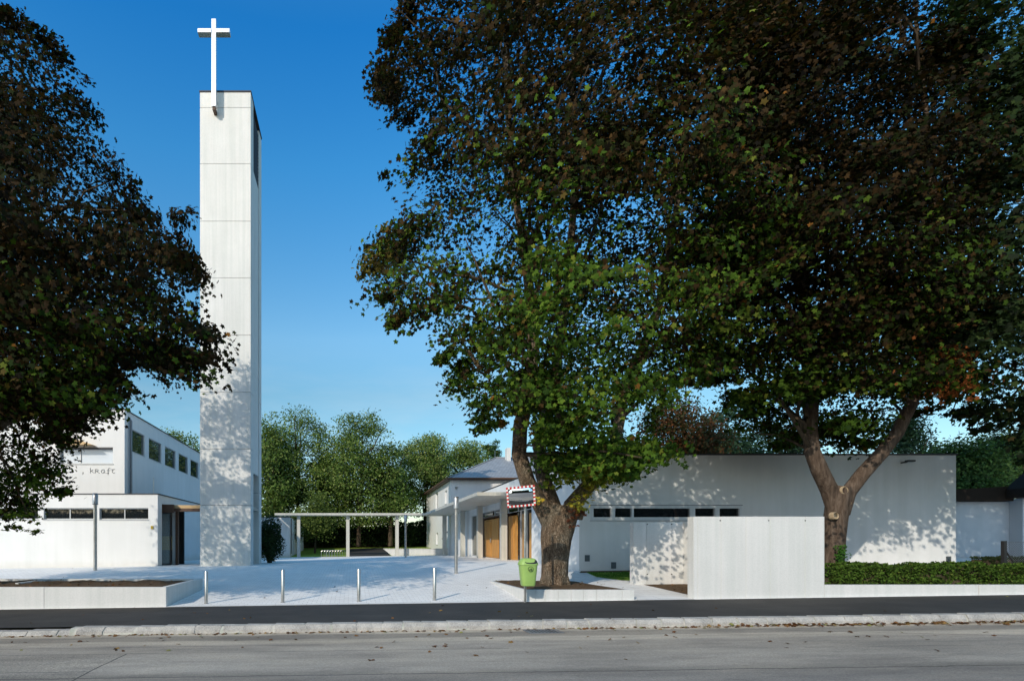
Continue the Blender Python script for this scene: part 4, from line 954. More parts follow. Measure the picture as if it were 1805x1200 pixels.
b = MB(); b.add(slopebox(px0_, PX(864,18.2), DW+.122, 18.2, .10, pzt, zb_, -.05), BF); b.build('side_wall', M['conc'], tp, bevel=.004); b = MB(); b.add(slopebox(px1_-.1, px1_+.1, DW+.122, 16.2, .10, pzt-.005, pzt-.09, -.05), BF); b.build('side_wall', M['conc'], tp, bevel=.004)
def soilpatch(name, poly, zf, par=None, n=.22, amp=.05, mat='soil', seed=0):
    pa = np.array(poly); lo_, hi = pa.min(0), pa.max(0); xs = np.arange(lo_[0], hi[0]+n, n); ys_ = np.arange(lo_[1], hi[1]+n, n)
    bm = bmesh.new(); vs = [bm.verts.new((x, y, 0)) for x, y in poly]; bm.faces.new(vs)
    for x in xs[1:-1]: bmesh.ops.bisect_plane(bm, geom=bm.verts[:]+bm.edges[:]+bm.faces[:], plane_co=(x,0,0), plane_no=(1,0,0))
    for y in ys_[1:-1]: bmesh.ops.bisect_plane(bm, geom=bm.verts[:]+bm.edges[:]+bm.faces[:], plane_co=(0,y,0), plane_no=(0,1,0))
    b_ = MB(); bm.verts.index_update()
    for v_ in bm.verts:
        e_ = min(1, edist(np.array([[v_.co.x, v_.co.y]]), poly)[0]/.3)
        b_.v.append((v_.co.x, v_.co.y, zf(v_.co.x, v_.co.y)+amp*e_*(.5+mnoise.noise(Vector((v_.co.x*2.3+seed, v_.co.y*2.3, 0))))))
    b_.f = [tuple(v_.index for v_ in f_.verts) for f_ in bm.faces]; bm.free()
    o = b_.build(name, M[mat], par, smooth=True, merge=False, kind='structure' if par is None else None)
    if o.data.polygons[0].normal.z < 0: o.data.flip_normals()
    return o
soilpatch('soil', [(px0_+.102, DW+.122), (px1_-.102, DW+.122), (px1_-.05, 16.2), (PX(1000,18.2)+.2, 18.2), (PX(864,18.2)+.1, 18.2)], lambda x, y: pzt-.02+(zb_+.01-pzt)*max(0, (y-DW)/(18.2-DW))+ .012, tp, amp=.05)
# left planter
lp0 = PX(293,DW); lpt = PZ(1034.5,DW)
lp = thing('long_planter', (lp0-5, DW, 0), 'long concrete raised bed of bare soil along the pavement at the left edge', 'planter')
b = MB(); a = lp0
for L in (3.15, 3.6, 3.6, 3.6): b.box(a-L+.003, a, DW, DW+.16, street_z(a-L)-.1, lpt); a -= L
b.build('front_wall', M['conc'], lp, bevel=.008)
b = MB(); b.box(lp0-.17, lp0-.003, DW+.163, 17.3, -.1, lpt); b.build('side_wall', M['conc'], lp, bevel=.008)
b = MB(); b.box(lp0-14, lp0-.173, 17.14, 17.3, -.1, lpt-.01); b.build('back_wall', M['conc'], lp, bevel=.008)
b = MB(); b.box(lp0-8.4, lp0-8.3, DW+.17, 17.1, .2, lpt+.02); b.box(lp0-4.9,lp0-4.8,DW+1.6,17.1,.2,lpt-.01); b.build('divider', M['conc'], lp)
soilpatch('soil', [(lp0-14, DW+.165), (lp0-.175, DW+.165), (lp0-.175, 17.13), (lp0-14, 17.13)], lambda x, y: lpt-.075, lp, amp=.07, seed=5)
# ground patches by the path
soilpatch('soil_bed', [(PX(1135,16.8), 16.82), (PX(1222,14.4), 14.15), (PX(1222,14.4)+1.5, 14.15), (10.6, 16.82)], lambda x, y: ground_z(x, y)+.012, amp=.05, seed=9)
soilpatch('lawn_strip', [(PX(1052,19.0), 19.0), (PX(1090,18.2), 18.0), (PX(1160,18), 17.6), (PX(1160,20), 20.4), (PX(1035,20.4), 20.4)], lambda x, y: ground_z(x, y)+.012, amp=.04, mat='lawn')
soilpatch('soil_edge', [(PX(1022,20.4), 20.45), (14.2, 20.45), (14.2, 21.06), (rx0+.05, 21.06)], lambda x, y: ground_z(x, y)+.014, amp=.04, seed=3)
# grass tufts
def tufts(name, polys, N, h, seed, cols, wts, zf, label=None):
    rs = np.random.RandomState(seed); P = []
    for poly in polys:
        pa = np.array(poly); q_ = rs.uniform(pa.min(0), pa.max(0), (N*3,2)); P.append(q_[inpoly(q_, poly)][:N])
    P = np.concatenate(P); z = np.array([zf(x, y) for x, y in P]); pos = np.stack([P[:,0], P[:,1], z+h*.4], 1)
    nr = rs.normal(size=pos.shape); nr[:,2] *= .2
    o = leaves(name, pos, nr, h*rs.uniform(.5,1.1,len(pos)), palette(rs, len(pos), cols, wts), M['leaf_far'], None, (np.array([(0,-.5,0),(.12,-.4,0),(.02,.9,.1),(-.12,-.4,0)]), np.array([(0,1,2,3)])), rs)
    o['kind'] = 'stuff'; return o
tufts('grass', [[(PX(1052,19.0), 19.0), (PX(1090,18.2), 18.1), (PX(1160,18), 17.7), (PX(1160,20), 20.4), (PX(1035,20.4), 20.4)]], 5000, .06, 3, [(.05,.13,.015),(.09,.20,.03)], [1,1], lambda x, y: ground_z(x, y)+.01)
# paths: smooth concrete edge strips along the pavement
sheet('path', [(PX(1119,DW)+.01,13.86), (wx0+.0,13.86), (PX(1222,14.4),14.15), (PX(1135,16.8),16.8), (PX(1090,18.2),18.0), (PX(1052,19.0),19.0), (PX(1022,20.4),20.4), (rx0-.4,21.0), (rx0-1.7,21.0), (px1_+.02,18.3), (px1_+.02,13.86)], M['path'], lambda x, y: ground_z(x, y), dz=.006)
sheet('edge_strip', [(lp0+.01,13.86), (px0_-.01,13.86), (px0_-.01,14.06), (lp0+.01,14.06)], M['path'], lambda x, y: ground_z(x, y), dz=.005)
# ------------------------------------------------------------------ bollards and lamps
def bollard(px, pyt, label):
    d = 14.35; x = PX(px, d); z = ground_z(x, d); h = PZ(pyt, d)-z
    t = thing('bollard', (x, d, z), label, 'bollard', 'steel bollards along the forecourt edge')
    MB().lathe([(.0,-.05),(.045,-.05),(.045,h-.012),(.040,h-.002),(.02,h)], (x,d,z), 24).build('post', M['steel'], t, smooth=True)
    MB().lathe([(.058,-.01),(.058,.006),(.047,.008)], (x,d,z), 24).build('collar', M['pipe'], t, smooth=True)
bollard(363.5, 1006, 'leftmost slim steel bollard, just off the corner of the long planter')
bollard(498.5, 1003.5, 'second slim steel bollard of the row, just right of the bell tower')
bollard(632.5, 1002, 'slim steel bollard in the middle of the forecourt edge, below the bicycle stands')
bollard(766, 1000, 'slim steel bollard nearest the large lamp post, last of the row')
def lamp(px, pyb, pyt, pyh, d, wpx, label):
    x = PX(px, d); z = ground_z(x, d); s = d/FPX; h = PZ(pyt, d)-z; hh_ = (pyh-pyt)*s; r = wpx*s/2
    t = thing('street_lamp', (x, d, z), label, 'lamp post', 'cylindrical steel lamp posts on the forecourt')
    MB().lathe([(r,-.05),(r,h-hh_),(r*.9,h-hh_+.002)], (x,d,z), 24).build('pole', M['steel'], t, smooth=True)
    hd = MB().lathe([(r*.9,h-hh_+.003),(r*1.5,h-hh_+.005),(r*1.5,h-.02),(r*1.35,h)], (x,d,z), 24).build('lamp_head', M['lamp'], t, smooth=True)
    MB().lathe([(r*1.56,h-hh_-.0),(r*1.56,h-hh_+.03)], (x,d,z), 24).lathe([(r*1.56,h-.05),(r*1.56,h-.012)], (x,d,z), 24).build('ring', M['pipe'], hd, smooth=True)
M['lamp'] = simple('satin_lamp_glass', (.50,.52,.54), .3, .6, var=.1)
lamp(804, 1010, 875, 897, 21.0, 5.8, 'nearest and tallest-looking steel lamp post, in front of the canopy posts')
lamp(168, 1005, 869, 889, 24.5, 6.2, 'steel lamp post in front of the white parish hall strip windows')
lamp(715, 982, 907, 919, 41.0, 3.6, 'distant steel lamp post beside the far canopy posts')
# ------------------------------------------------------------------ bicycle stands
dB = 50.0
bz = ground_z(-1, 50)
bs = thing('bicycle_stand', (PX(585,dB), dB, bz), 'row of bent tube bicycle hoops under the far canopy', 'bicycle stand')
for k in range(8):
    y_ = 48.9+k*.30; x_ = PX(567+ (k*4.6), 49.5)
    p = [(x_,y_,bz-.05)]
    p += [(x_,y_,bz+.42)] + [(x_+.22-.22*math.cos(a_), y_+.0, bz+.42+.16*math.sin(a_)) for a_ in np.linspace(.3, math.pi-.3, 7)] + [(x_+.44,y_,bz+.42),(x_+.44,y_,bz-.05)]
    MB().tube(p, .022, 8).build('hoop', M['steel'], bs, smooth=True)
MB().box(PX(566,49.5)-.1, PX(602,49.5)+.5, 48.8, 48.86, bz-.01, bz+.03).build('rail', M['pipe'], bs)
# ------------------------------------------------------------------ mirror and bin
dP = 13.72; xp = PX(925.5, dP); zp = street_z(xp); sP = FPX/dP
tm = thing('traffic_mirror', (xp, dP, zp), 'convex traffic mirror with red and white chequered edge on a post', 'traffic mirror')
mc = Vector(at(918, 874.5, 13.45))
MB().lathe([(.030,-.05),(.030,mc.z-zp+.25),(.02,mc.z-zp+.26)], (xp,dP,zp), 16).build('post', M['steel'], tm, smooth=True)
MW, MH = .68, .51
Rm = Matrix.Translation(mc) @ Matrix.Rotation(R(-14), 4, 'Z') @ Matrix.Rotation(R(14), 4, 'X') @ Matrix.Rotation(R(-4.5), 4, 'Y')
def Tm(x, y, z): return tuple(Rm @ Vector((x, y, z)))
nx, nz_, bw = 15, 11, .062
fr_ = MB(); cw, chh = MW/nx, MH/nz_; red_cells = []
for i in range(nx):
    for j in range(nz_):
        if i in (0, nx-1) or j in (0, nz_-1):
            if (i+j) % 2 == 0: red_cells.append(len(fr_.f))
            fr_.box(-MW/2+i*cw, -MW/2+(i+1)*cw, -.03, .02, -MH/2+j*chh, -MH/2+(j+1)*chh, Tm)
fo_ = fr_.build('frame', M['wht'], tm, merge=False); fo_.data.materials.append(M['red'])
for c0 in red_cells:
    for k_ in range(6): fo_.data.polygons[c0+k_].material_index = 1
iw, ih = MW/2-cw, MH/2-chh; N_ = 20
rr_ = .10
def sq(u, v): return u, v
vs = []; fs = []
for j in range(N_+1):
    for i in range(N_+1):
        u, v_ = -1+2*i/N_, -1+2*j/N_
        x_, z_ = u*iw*.97, v_*ih*.97
        # rounded corners
        cx_, cz_ = iw*.97-rr_, ih*.97-rr_
        if abs(x_) > cx_ and abs(z_) > cz_:
            dx, dz = abs(x_)-cx_, abs(z_)-cz_; mxd = max(dx, dz); L = math.hypot(dx, dz); k_ = mxd/L if L else 1
            x_ = math.copysign(cx_+dx*k_, x_); z_ = math.copysign(cz_+dz*k_, z_)
        vs.append(Tm(x_, -.004-.065*(1-.5*u*u-.5*v_*v_), z_))
for j in range(N_):
    for i in range(N_): fs.append((j*(N_+1)+i, j*(N_+1)+i+1, (j+1)*(N_+1)+i+1, (j+1)*(N_+1)+i))
mo = MB().add(vs, fs).build('mirror', M['mirror'], tm, smooth=True)
MB().box(-iw-.003, iw+.003, .0, .018, -ih-.003, ih+.003, Tm).build('rim', M['black'], tm)
MB().box(-.05, .05, .031, .09, -.2, .18, Tm).box(-.02,.02,.06,.24,-.18,-.14,Tm).build('bracket', M['pipe'], tm)
MB().box(-MW/2+.01, MW/2-.01, .0205, .03, -MH/2+.01, MH/2-.01, Tm).build('back_plate', M['pipe'], tm)
# bin
dB2 = 13.48; xb2 = PX(930.5, dB2); zt_ = PZ(995.5, dB2); zbm = PZ(1032.5, dB2)
bn = thing('litter_bin', (xb2, dB2, zbm), 'bright green plastic litter bin hung on the mirror post', 'litter bin')
def ring(a, b_, z, n=32, e_=4.0):
    o_ = []
    for k in range(n):
        t_ = 2*math.pi*k/n; c_, s_ = math.cos(t_), math.sin(t_)
        o_.append((xb2+a*math.copysign(abs(c_)**(2/e_), c_), dB2+b_*math.copysign(abs(s_)**(2/e_), s_), z))
    return o_
def loft(rings, cap0=True, cap1=True):
    n = len(rings[0]); vs = [p for r_ in rings for p in r_]; fs = [(i*n+k, i*n+(k+1) % n, (i+1)*n+(k+1) % n, (i+1)*n+k) for i in range(len(rings)-1) for k in range(n)]
    if cap0: fs.append(tuple(range(n))[::-1])
    if cap1: fs.append(tuple((len(rings)-1)*n+k for k in range(n)))
    return MB().add(vs, fs)
H_ = zt_-zbm; wT = .222; wB = .165
zz0 = zbm
loft([ring(wB*.70,.10,zz0), ring(wB*.94,.128,zz0+.012), ring(wB,.135,zz0+.05), ring(wB+.02,.142,zz0+.22), ring(wT-.012,.165,zt_-.03), ring(wT-.008,.166,zt_)]).build('body', M['green_plastic'], bn, smooth=True)
zl0 = zt_+.003
lid = loft([ring(wT+.008,.178,zl0), ring(wT+.010,.180,zl0+.03), ring(wT+.0,.172,zl0+.05), ring(wT-.03,.15,zl0+.12), ring(wT-.06,.125,zl0+.155), ring(wT-.10,.09,zl0+.17)]).build('lid', M['green_plastic'], bn, smooth=True)
# opening: dark oval on the sloping front of the lid
vs = []; n = 24
for k in range(n):
    t_ = 2*math.pi*k/n; u = .150*math.copysign(abs(math.cos(t_))**.7, math.cos(t_)); v_ = .5+.5*math.copysign(abs(math.sin(t_))**.7, math.sin(t_))
    vs.append((xb2+.03+u, dB2-.181+.05*v_, zl0+.035+.105*v_))
MB().add(vs+[(x_, y_+.01, z_-.004) for x_, y_, z_ in vs], [tuple(range(n)), tuple(range(n, 2*n))[::-1]]+[(i, (i+1) % n, n+(i+1) % n, n+i) for i in range(n)]).build('opening', M['black'], lid)
# emblem: ring with a figure dropping litter in a basket
ex, ez, ey = PX(935.5, dB2-.17), PZ(1002.5, dB2-.17), dB2-.172
b = MB(); n = 28
for r0_, r1_ in ((.066,.058),):
    vs = [(ex+r_*math.cos(2*math.pi*k/n), y_, ez+r_*math.sin(2*math.pi*k/n)) for y_ in (ey, ey+.012) for r_ in (r0_, r1_) for k in range(n)]
    fs = []
    for k in range(n):
        k2 = (k+1) % n; fs += [(k, k2, n+k2, n+k), (2*n+k, 3*n+k, 3*n+k2, 2*n+k2), (k, 2*n+k, 2*n+k2, k2), (n+k, n+k2, 3*n+k2, 3*n+k)]
    b.add(vs, fs)
def st(pts, r): b.tube([(ex+x_, ey+.004, ez+z_) for x_, z_ in pts], r, 8)
st([(.016,.032),(.017,.033)], .009); st([(.018,.018),(.020,-.008)], .009); st([(.017,-.008),(.012,-.042)], .005); st([(.022,-.008),(.030,-.042)], .005); st([(.014,.016),(-.006,.004),(-.016,.008)], .004)
st([(-.034,-.008),(-.030,-.040)], .003); st([(-.010,-.008),(-.014,-.040)], .003); st([(-.030,-.040),(-.014,-.040)], .003); st([(-.036,-.008),(-.008,-.008)], .003); st([(-.026,-.010),(-.025,-.038)], .0025); st([(-.018,-.010),(-.019,-.038)], .0025)
b.build('emblem', M['dark_emblem'], bn)
MB().box(xb2-.06, xb2+.02, dB2+.165, dP-.031, zbm+.25, zbm+.31).build('bracket', M['pipe'], bn)
# ------------------------------------------------------------------ fallen leaves
rs = np.random.RandomState(12); P = []; CC = []
def scat(n, xr, yr, zf, dn=None):
    for _ in range(n):
        x_, y_ = rs.uniform(*xr), rs.uniform(*yr)
        P.append((x_, y_, zf(x_, y_)+.012))
gut = lambda x, y: street_z(x)-.13
for _ in range(520):
    x_ = rs.uniform(-8, 20); y_ = 10.42-abs(rs.normal())*.09; P.append((x_, y_, gut(x_,0)+.012))
for _ in range(420):
    x_ = rs.choice([8.5, 11, 13.5, 16])+rs.normal()*1.1; y_ = 10.42-abs(rs.normal())*.12; P.append((x_, y_, gut(x_,0)+.012+rs.rand()*.03))
scat(100, (-8, 18), (8.6, 10.3), gut); scat(16, (-8, 18), (6.5, 8.6), gut)
scat(30, (-9, 18), (10.8, 13.8), lambda x, y: street_z(x)); scat(210, (lp0-12, lp0-.2), (14.1, 17.1), lambda x, y: lpt-.03)
scat(28, (px0_, px1_), (14.1, 17.5), lambda x, y: pzt-.0+.02); scat(26, (-14, 8), (14.5, 27), ground_z)
scat(16, (9, 10.4), (14.3, 16.7), lambda x, y: ground_z(x, y)+.04)
P = np.array(P); nr = rs.normal(size=P.shape)*.35; nr[:,2] = 1
o = leaves('fallen_leaves', P, nr, .055*rs.uniform(.6,1.3,len(P)), palette(rs, len(P), [(.20,.10,.04),(.13,.055,.025),(.28,.17,.06),(.09,.05,.03),(.25,.24,.08)], [4,4,2,3,1]), M['leaf'], None, MAPLE, rs)
tag(o, 'dry brown maple leaves scattered in the gutter and on the soil', 'leaf litter', None, 'stuff')
rs = np.random.RandomState(44)
# clods on planter soil
b = MB()
for _ in range(260):
    if _ < 200: x_, y_, z_ = lp0-rs.uniform(.3,11), rs.uniform(14.1,17.0), lpt-.06
    else: x_, y_ = rs.uniform(px0_+.2,px1_-.3), rs.uniform(14.1,16); z_ = pzt-.02-.035*(y_-14)
    r_ = rs.uniform(.012,.04); a = rs.uniform(0,6.28,3)
    b.add([(x_+r_*math.cos(a[0]), y_+r_*math.sin(a[0]), z_), (x_-r_*.9, y_+r_*.3, z_), (x_+r_*.1, y_-r_, z_), (x_+r_*.1*math.cos(a[1]), y_, z_+r_*1.1)], [(0,1,2),(0,3,1),(1,3,2),(2,3,0)])
b.build('soil_clods', M['soil'], None, kind='stuff', merge=False)
# ------------------------------------------------------------------ hedges and bushes
def boxhedge(name, x0, x1, y0, y1, zb, zt, N, size, cols, wts, label, cat, seed, tmpl=OVAL, group=None, mat='leaf'):
    t = thing(name, ((x0+x1)/2, (y0+y1)/2, zb), label, cat, group)
    rs = np.random.RandomState(seed); P = rs.uniform((x0,y0,zb),(x1,y1,zt),(N,3))
    f = rs.rand(N); k = f < .5; P[k,1] = y0+np.abs(rs.normal(size=k.sum()))*.05; k = (f >= .5) & (f < .8); P[k,2] = zt-np.abs(rs.normal(size=k.sum()))*.04
    bmp = np.array([mnoise.noise(Vector((p[0]*1.6+seed, p[1]*1.5, p[2]*1.5)))*.10 + mnoise.noise(Vector((p[0]*6, p[1]*6+seed, p[2]*6)))*.05 for p in P])
    P[:,2] += bmp*(P[:,2]-zb)/(zt-zb)*1.6; P[:,1] -= bmp*2.4
    nr = rs.normal(size=P.shape)*.8; nr[:,2] += .5; nr[:,1] -= .5
    leaves('foliage', P, nr, size*rs.uniform(.6,1.2,N), palette(rs, N, cols, wts), M[mat], t, tmpl, rs)
    MB().box(x0+.05, x1-.05, y0+.14, y1-.08, zb+.04, zt-.12).build('stems', M['bark2'], t)
    return t
boxhedge('clipped_hedge', wx1+.02, 30, 14.3, 15.2, .15, PZ(997.5,14.3), 60000, .045, [(.038,.072,.012),(.062,.118,.018),(.092,.155,.025),(.024,.042,.010),(.13,.16,.035)], [3,3,2,2,.4], 'low clipped green hedge behind the kerb wall at the right', 'hedge', 3)
sheet('hedge_bed', [(wx1+.02,14.1),(31,14.1),(31,20.9),(rx0+3.6,20.9),(wx1+.02,17.5)], M['soil'], lambda x, y: ground_z(x, y), dz=.01)
boxhedge('dark_hedge', PX(1752,18.5), 31, 18.4, 19.3, .5, PZ(981,18.4), 16000, .05, [(.018,.03,.012),(.03,.045,.015)], [1,1], 'second darker hedge behind the wire fence', 'hedge', 13)
def bush(name, c, r, N, size, cols, wts, label, cat, seed, group=None, tmpl=OVAL):
    t = thing(name, (c[0], c[1], c[2]-r[2]), label, cat, group); rs = np.random.RandomState(seed)
    d = rs.normal(size=(N,3)); d /= np.linalg.norm(d, axis=1, keepdims=True); k = rs.rand(N,1)**.33
    nz = np.array([mnoise.noise(Vector((q[0]*2.2+seed, q[1]*2.2, q[2]*2.2))) for q in d])[:,None]
    P = np.array(c)+d*k*(1+.4*nz)*np.array(r); nr = d+rs.normal(size=d.shape)*.6; nr[:,2] += .4
    leaves('foliage', P, nr, size*rs.uniform(.6,1.2,N), palette(rs, N, cols, wts), M['leaf_far'], t, tmpl, rs)
    b = MB()
    for k_ in range(7):
        a = k_*.9; b.tube(wander((c[0]+.1*math.cos(a), c[1]+.1*math.sin(a), c[2]-r[2]-.05), (c[0]+r[0]*.6*math.cos(a), c[1]+r[1]*.6*math.sin(a), c[2]+r[2]*.5), 5, .1, k_), [.03-.004*i for i in range(6)], 6)
    b.build('stems', M['bark2'], t); return t
DG = [(.016,.032,.010),(.028,.050,.014),(.045,.07,.018)]
bush('evergreen_bush', (PX(474,31), 31.2, 1.75), (.78,.9,1.35), 7000, .075, DG, [3,3,1], 'dark upright bush growing against the right side of the bell tower', 'bush', 5)
b_ = thing('ivy', (PX(1481,16.7), 16.85, .5), 'small green ivy shoot climbing the base of the maple by the hedge', 'plant')
rs = np.random.RandomState(8); Pn = np.array([(PX(1481+rs.normal()*3.5, 16.75), 16.72+rs.normal()*.08, .55+rs.rand()*.95) for _ in range(420)]); nr = rs.normal(size=Pn.shape)*.5; nr[:,1] -= 1
leaves('foliage', Pn, nr, .045*rs.uniform(.6,1.2,len(Pn)), palette(rs, len(Pn), [(.03,.09,.015),(.05,.13,.02)], [1,1]), M['leaf'], b_, MAPLE, rs)
# ------------------------------------------------------------------ background trees
def bgtree(name, px, pyb, pyt, wpx, d, label, seed, cols, wts, prof=None, n=1300, per=13, size=.17, group='trees beyond the lawn', spread=.60, thr=-.10, trunkr=.28, tmpl=OVAL, forks=5, zlo=None):
    x = PX(px, d); zb = zlo if zlo is not None else ground_z(x, 30)+(.8 if d > 62 else .2); zt = PZ(pyt, d); hw = wpx/2*d/FPX; zc0 = PZ(pyb, d)
    t = thing(name, (x, d, zb), label, 'tree', group); rs = np.random.RandomState(seed)
    if name == 'poplar_tree': hw *= 1.25; n = int(n*1.3)
    prof = prof or [(0,.35),(.15,.8),(.4,1),(.7,.85),(.88,.5),(1,.12)]
    pts = []; H_ = zt-zc0; lobes = []
    for k in range(13 if hw > 1.2 else 5):
        v_ = .12+.80*((k+.5)/13 if hw > 1.2 else (k+.5)/5); pr = np.interp(v_, [p[0] for p in prof], [p[1] for p in prof])*hw; a = k*2.4+seed
        o_ = pr*(.25+.55*rs.rand()); r_ = max(.28*hw, pr*(.42+.22*rs.rand()))
        lobes.append((x+math.cos(a)*o_, d+math.sin(a)*o_, zc0+H_*v_, r_, min(r_*1.25, max((zt-(zc0+H_*v_)), .25*hw))))
    W_ = np.array([l[3]**2 for l in lobes]); W_ /= W_.sum()
    while len(pts) < n:
        l = lobes[rs.choice(len(lobes), p=W_)]; q3 = rs.normal(size=3); q3 /= np.linalg.norm(q3); k = rs.rand()**.28
        q_ = Vector((l[0]+q3[0]*l[3]*k, l[1]+q3[1]*l[3]*k, l[2]+q3[2]*l[4]*k))
        if mnoise.noise(q_*.42+Vector((seed,0,0)))+.5*mnoise.noise(q_*1.0) < thr: continue
        pts.append((*q_, 40))
    C = np.array(pts)
    cf = lambda p, r_: palette(r_, len(p), cols, wts)
    crown('crown', t, C, per, spread, size, cf, M['leaf_far'], seed+3, (x, d, (zc0+zt)/2), tmpl, .5, .5, .6)
    b = MB(); b.tube(wander((x,d,zb-.2), (x+hw*.1,d,zc0+(zt-zc0)*.8), 8, .02, seed), [trunkr*(1-i/9.5) for i in range(9)], 10)
    for k_ in range(forks):
        z_ = zb+(zt-zb)*(.2+.1*k_); a = k_*2.4+seed; b.tube(wander((x,d,z_), (x+hw*.75*math.cos(a), d+hw*.75*math.sin(a), z_+(zt-zb)*.28), 6, .08, seed+k_), [trunkr*.5*(1-i/7.5) for i in range(7)], 7)
    b.build('trunk', M['bark2'], t, merge=False); return t
PG = [(.070,.125,.022),(.105,.165,.032),(.165,.225,.055),(.040,.068,.018),(.23,.26,.085)]
bgtree('poplar_tree', 470, 930, 735, 95, 62, 'broad green poplar just right of the bell tower', 101, PG, [3,3,2,2,.6], n=1000)
bgtree('poplar_tree', 522, 930, 716, 130, 66, 'tallest rounded green poplar between the bell tower and the gap of sky', 102, PG, [3,3,2,2,.6], n=1500)
bgtree('poplar_tree', 632, 925, 727, 118, 64, 'tapering poplar with pointed top in the middle of the far row', 103, PG, [3,3,2,2,.6], prof=[(0,.5),(.2,.95),(.45,1),(.7,.8),(.88,.5),(1,.08)], n=1500)
bgtree('poplar_tree', 688, 930, 778, 66, 63, 'narrow lower poplar right of the pointed one', 104, PG, [3,3,1,3,.4], n=600)
bgtree('poplar_tree', 748, 905, 762, 105, 70, 'yellowish green broad tree left of the white house', 105, PG, [2,3,3,1,2], n=1300)
bgtree('poplar_tree', 822, 900, 776, 100, 72, 'yellow-green tree directly behind the white house', 106, PG, [2,3,3,1,2], n=1200)
bgtree('poplar_tree', 575, 935, 800, 60, 70, 'lower shrubby tree in the gap between the tall poplars', 107, PG, [3,2,1,3,.3], n=450)
bgtree('cypress_tree', 861, 830, 768, 13, 80, 'slim columnar tree left of the pair behind the white house roof', 108, [(.035,.075,.018),(.05,.10,.025)], [1,1], prof=[(0,.9),(.5,1),(.85,.7),(1,.2)], n=150, spread=.3, size=.14, zlo=.8)
bgtree('cypress_tree', 872.5, 830, 770, 13, 80, 'slim columnar tree right of the pair behind the white house roof', 109, [(.035,.075,.018),(.05,.10,.025)], [1,1], prof=[(0,.9),(.5,1),(.85,.7),(1,.2)], n=150, spread=.3, size=.14, zlo=.8)
bgtree('fruit_tree', 555, 945, 868, 74, 56, 'small yellow-green tree standing on the lawn behind the canopy', 110, [(.09,.13,.03),(.13,.17,.035),(.05,.08,.02)], [2,2,1], n=520, size=.13, spread=.5, trunkr=.12, thr=-.15)
bgtree('poplar_tree', 300, 870, 757, 60, 60, 'left of two treetops above the parish hall roof', 111, PG, [3,3,2,2,.4], n=500)
bgtree('poplar_tree', 338, 870, 762, 46, 66, 'right of two treetops above the parish hall roof, against the bell tower', 112, PG, [3,3,1,2,.4], n=400)
RB = [(.10,.045,.018),(.14,.055,.02),(.06,.055,.02),(.04,.05,.018)]
bgtree('copper_tree', 1200, 860, 688, 110, 40, 'copper leaved tree rising behind the church roof between the maples', 113, RB, [2,1.5,2,2], n=900, size=.14, group='trees behind the church', thr=-.1)
PN = [(.018,.045,.022),(.028,.062,.030),(.040,.080,.038),(.012,.025,.014)]
bgtree('pine_tree', 1290, 870, 716, 120, 44, 'bluish pine behind the church roof left of the forked maple', 114, PN, [3,3,2,2], n=1100, size=.14, group='trees behind the church', thr=-.22)
bgtree('pine_tree', 1370, 870, 740, 90, 47, 'darker pine partly behind the left limb of the forked maple', 115, PN, [3,3,1,3], n=800, size=.14, group='trees behind the church')
bgtree('pine_tree', 1235, 870, 760, 80, 50, 'low pine behind the church roof below the copper tree', 116, PN, [3,3,2,2], n=700, size=.14, group='trees behind the church')
bgtree('spruce_tree', 1592, 850, 730, 100, 42, 'spruce with drooping branches behind the church roof', 117, PN, [3,3,2,2], prof=[(0,1),(.3,.8),(.6,.45),(.85,.2),(1,.03)], n=700, size=.13, group='trees behind the church', thr=-.05)
GB = [(.030,.060,.014),(.045,.09,.02),(.065,.12,.028),(.022,.04,.012)]
bgtree('garden_tree', 1700, 880, 775, 100, 36, 'bright green tree behind the shaded house, nearer the church', 118, GB, [2,3,3,1], n=1300, size=.12, group='trees behind the garden house', spread=.5)
bgtree('garden_tree', 1768, 880, 762, 110, 40, 'second green tree behind the shaded house at the right edge', 119, GB, [3,3,2,2], n=1300, size=.12, group='trees behind the garden house', spread=.5)
bgtree('garden_tree', 1655, 880, 800, 60, 46, 'small green tree at the church roof corner', 120, GB, [3,3,1,2], n=500, size=.13, group='trees behind the garden house')
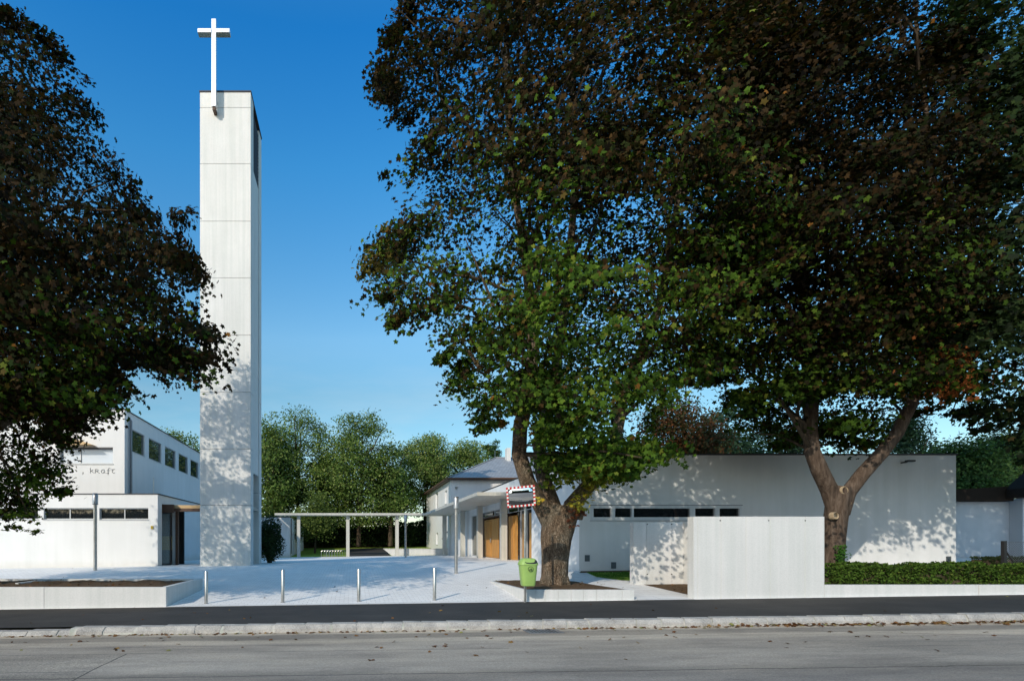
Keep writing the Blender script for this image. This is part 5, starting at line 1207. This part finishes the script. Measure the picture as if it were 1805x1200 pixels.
bgtree('garden_tree', 1880, 880, 740, 160, 40, 'green tree beyond the frame edge behind the shaded house', 121, GB, [3,3,1,2], n=900, size=.13, group='trees behind the garden house')
bgtree('poplar_tree', 1085, 860, 815, 90, 60, 'low tree behind the church roof seen through the maple fork', 122, PG, [3,3,2,2,.4], n=400) if False else None
# boundary hedge
t = thing('boundary_hedge', (0, 74, 1.2), 'tall dark boundary hedge closing the lawn below the poplars', 'hedge')
rs = np.random.RandomState(77); n = 26000; xs = rs.uniform(-28, 18, n); tops = PZ(915, 68)+1.1*np.array([mnoise.noise(Vector((x_*.22, 3, 0))) for x_ in xs])
yy = 68+np.abs(rs.normal(size=n))*.8+np.array([mnoise.noise(Vector((x_*.5, 0, 5))) for x_ in xs])*1.2
P = np.stack([xs, yy, 1.1+(tops-1.1)*rs.rand(n)**.8], 1); nr = rs.normal(size=P.shape)*.7; nr[:,1] -= .6; nr[:,2] += .5
leaves('foliage', P, nr, .20*rs.uniform(.6,1.2,n), palette(rs, n, [(.018,.034,.012),(.03,.055,.016),(.05,.085,.022)], [3,3,1.3]), M['leaf_far'], t, OVAL, rs)
MB().box(-28, 18, 69.6, 70, .8, 3.6).build('stems', M['bark2'], t)

# ------------------------------------------------------------------ hedge and trees across the street, behind the viewpoint (mirrored in glass)
t = thing('street_hedge', (0, -24, -.2), 'tall dark hedge across the street, mirrored in the traffic mirror and windows', 'hedge')
rs = np.random.RandomState(78); n = 34000; xs = rs.uniform(-78, 70, n); tops = 7.0+1.6*np.array([mnoise.noise(Vector((x_*.25, 9, 0))) for x_ in xs])
P = np.stack([xs, -24-np.abs(rs.normal(size=n))*.9, -.2+(tops+.2)*rs.rand(n)**.85], 1); nr = rs.normal(size=P.shape)*.7; nr[:,1] += .7; nr[:,2] += .4
leaves('foliage', P, nr, .30*rs.uniform(.6,1.2,n), palette(rs, n, [(.018,.034,.012),(.03,.055,.016),(.05,.085,.022)], [3,3,1.3]), M['leaf_far'], t, OVAL, rs)
MB().box(-78, 70, -26, -25.4, -1.2, 6.0).build('stems', M['bark2'], t)
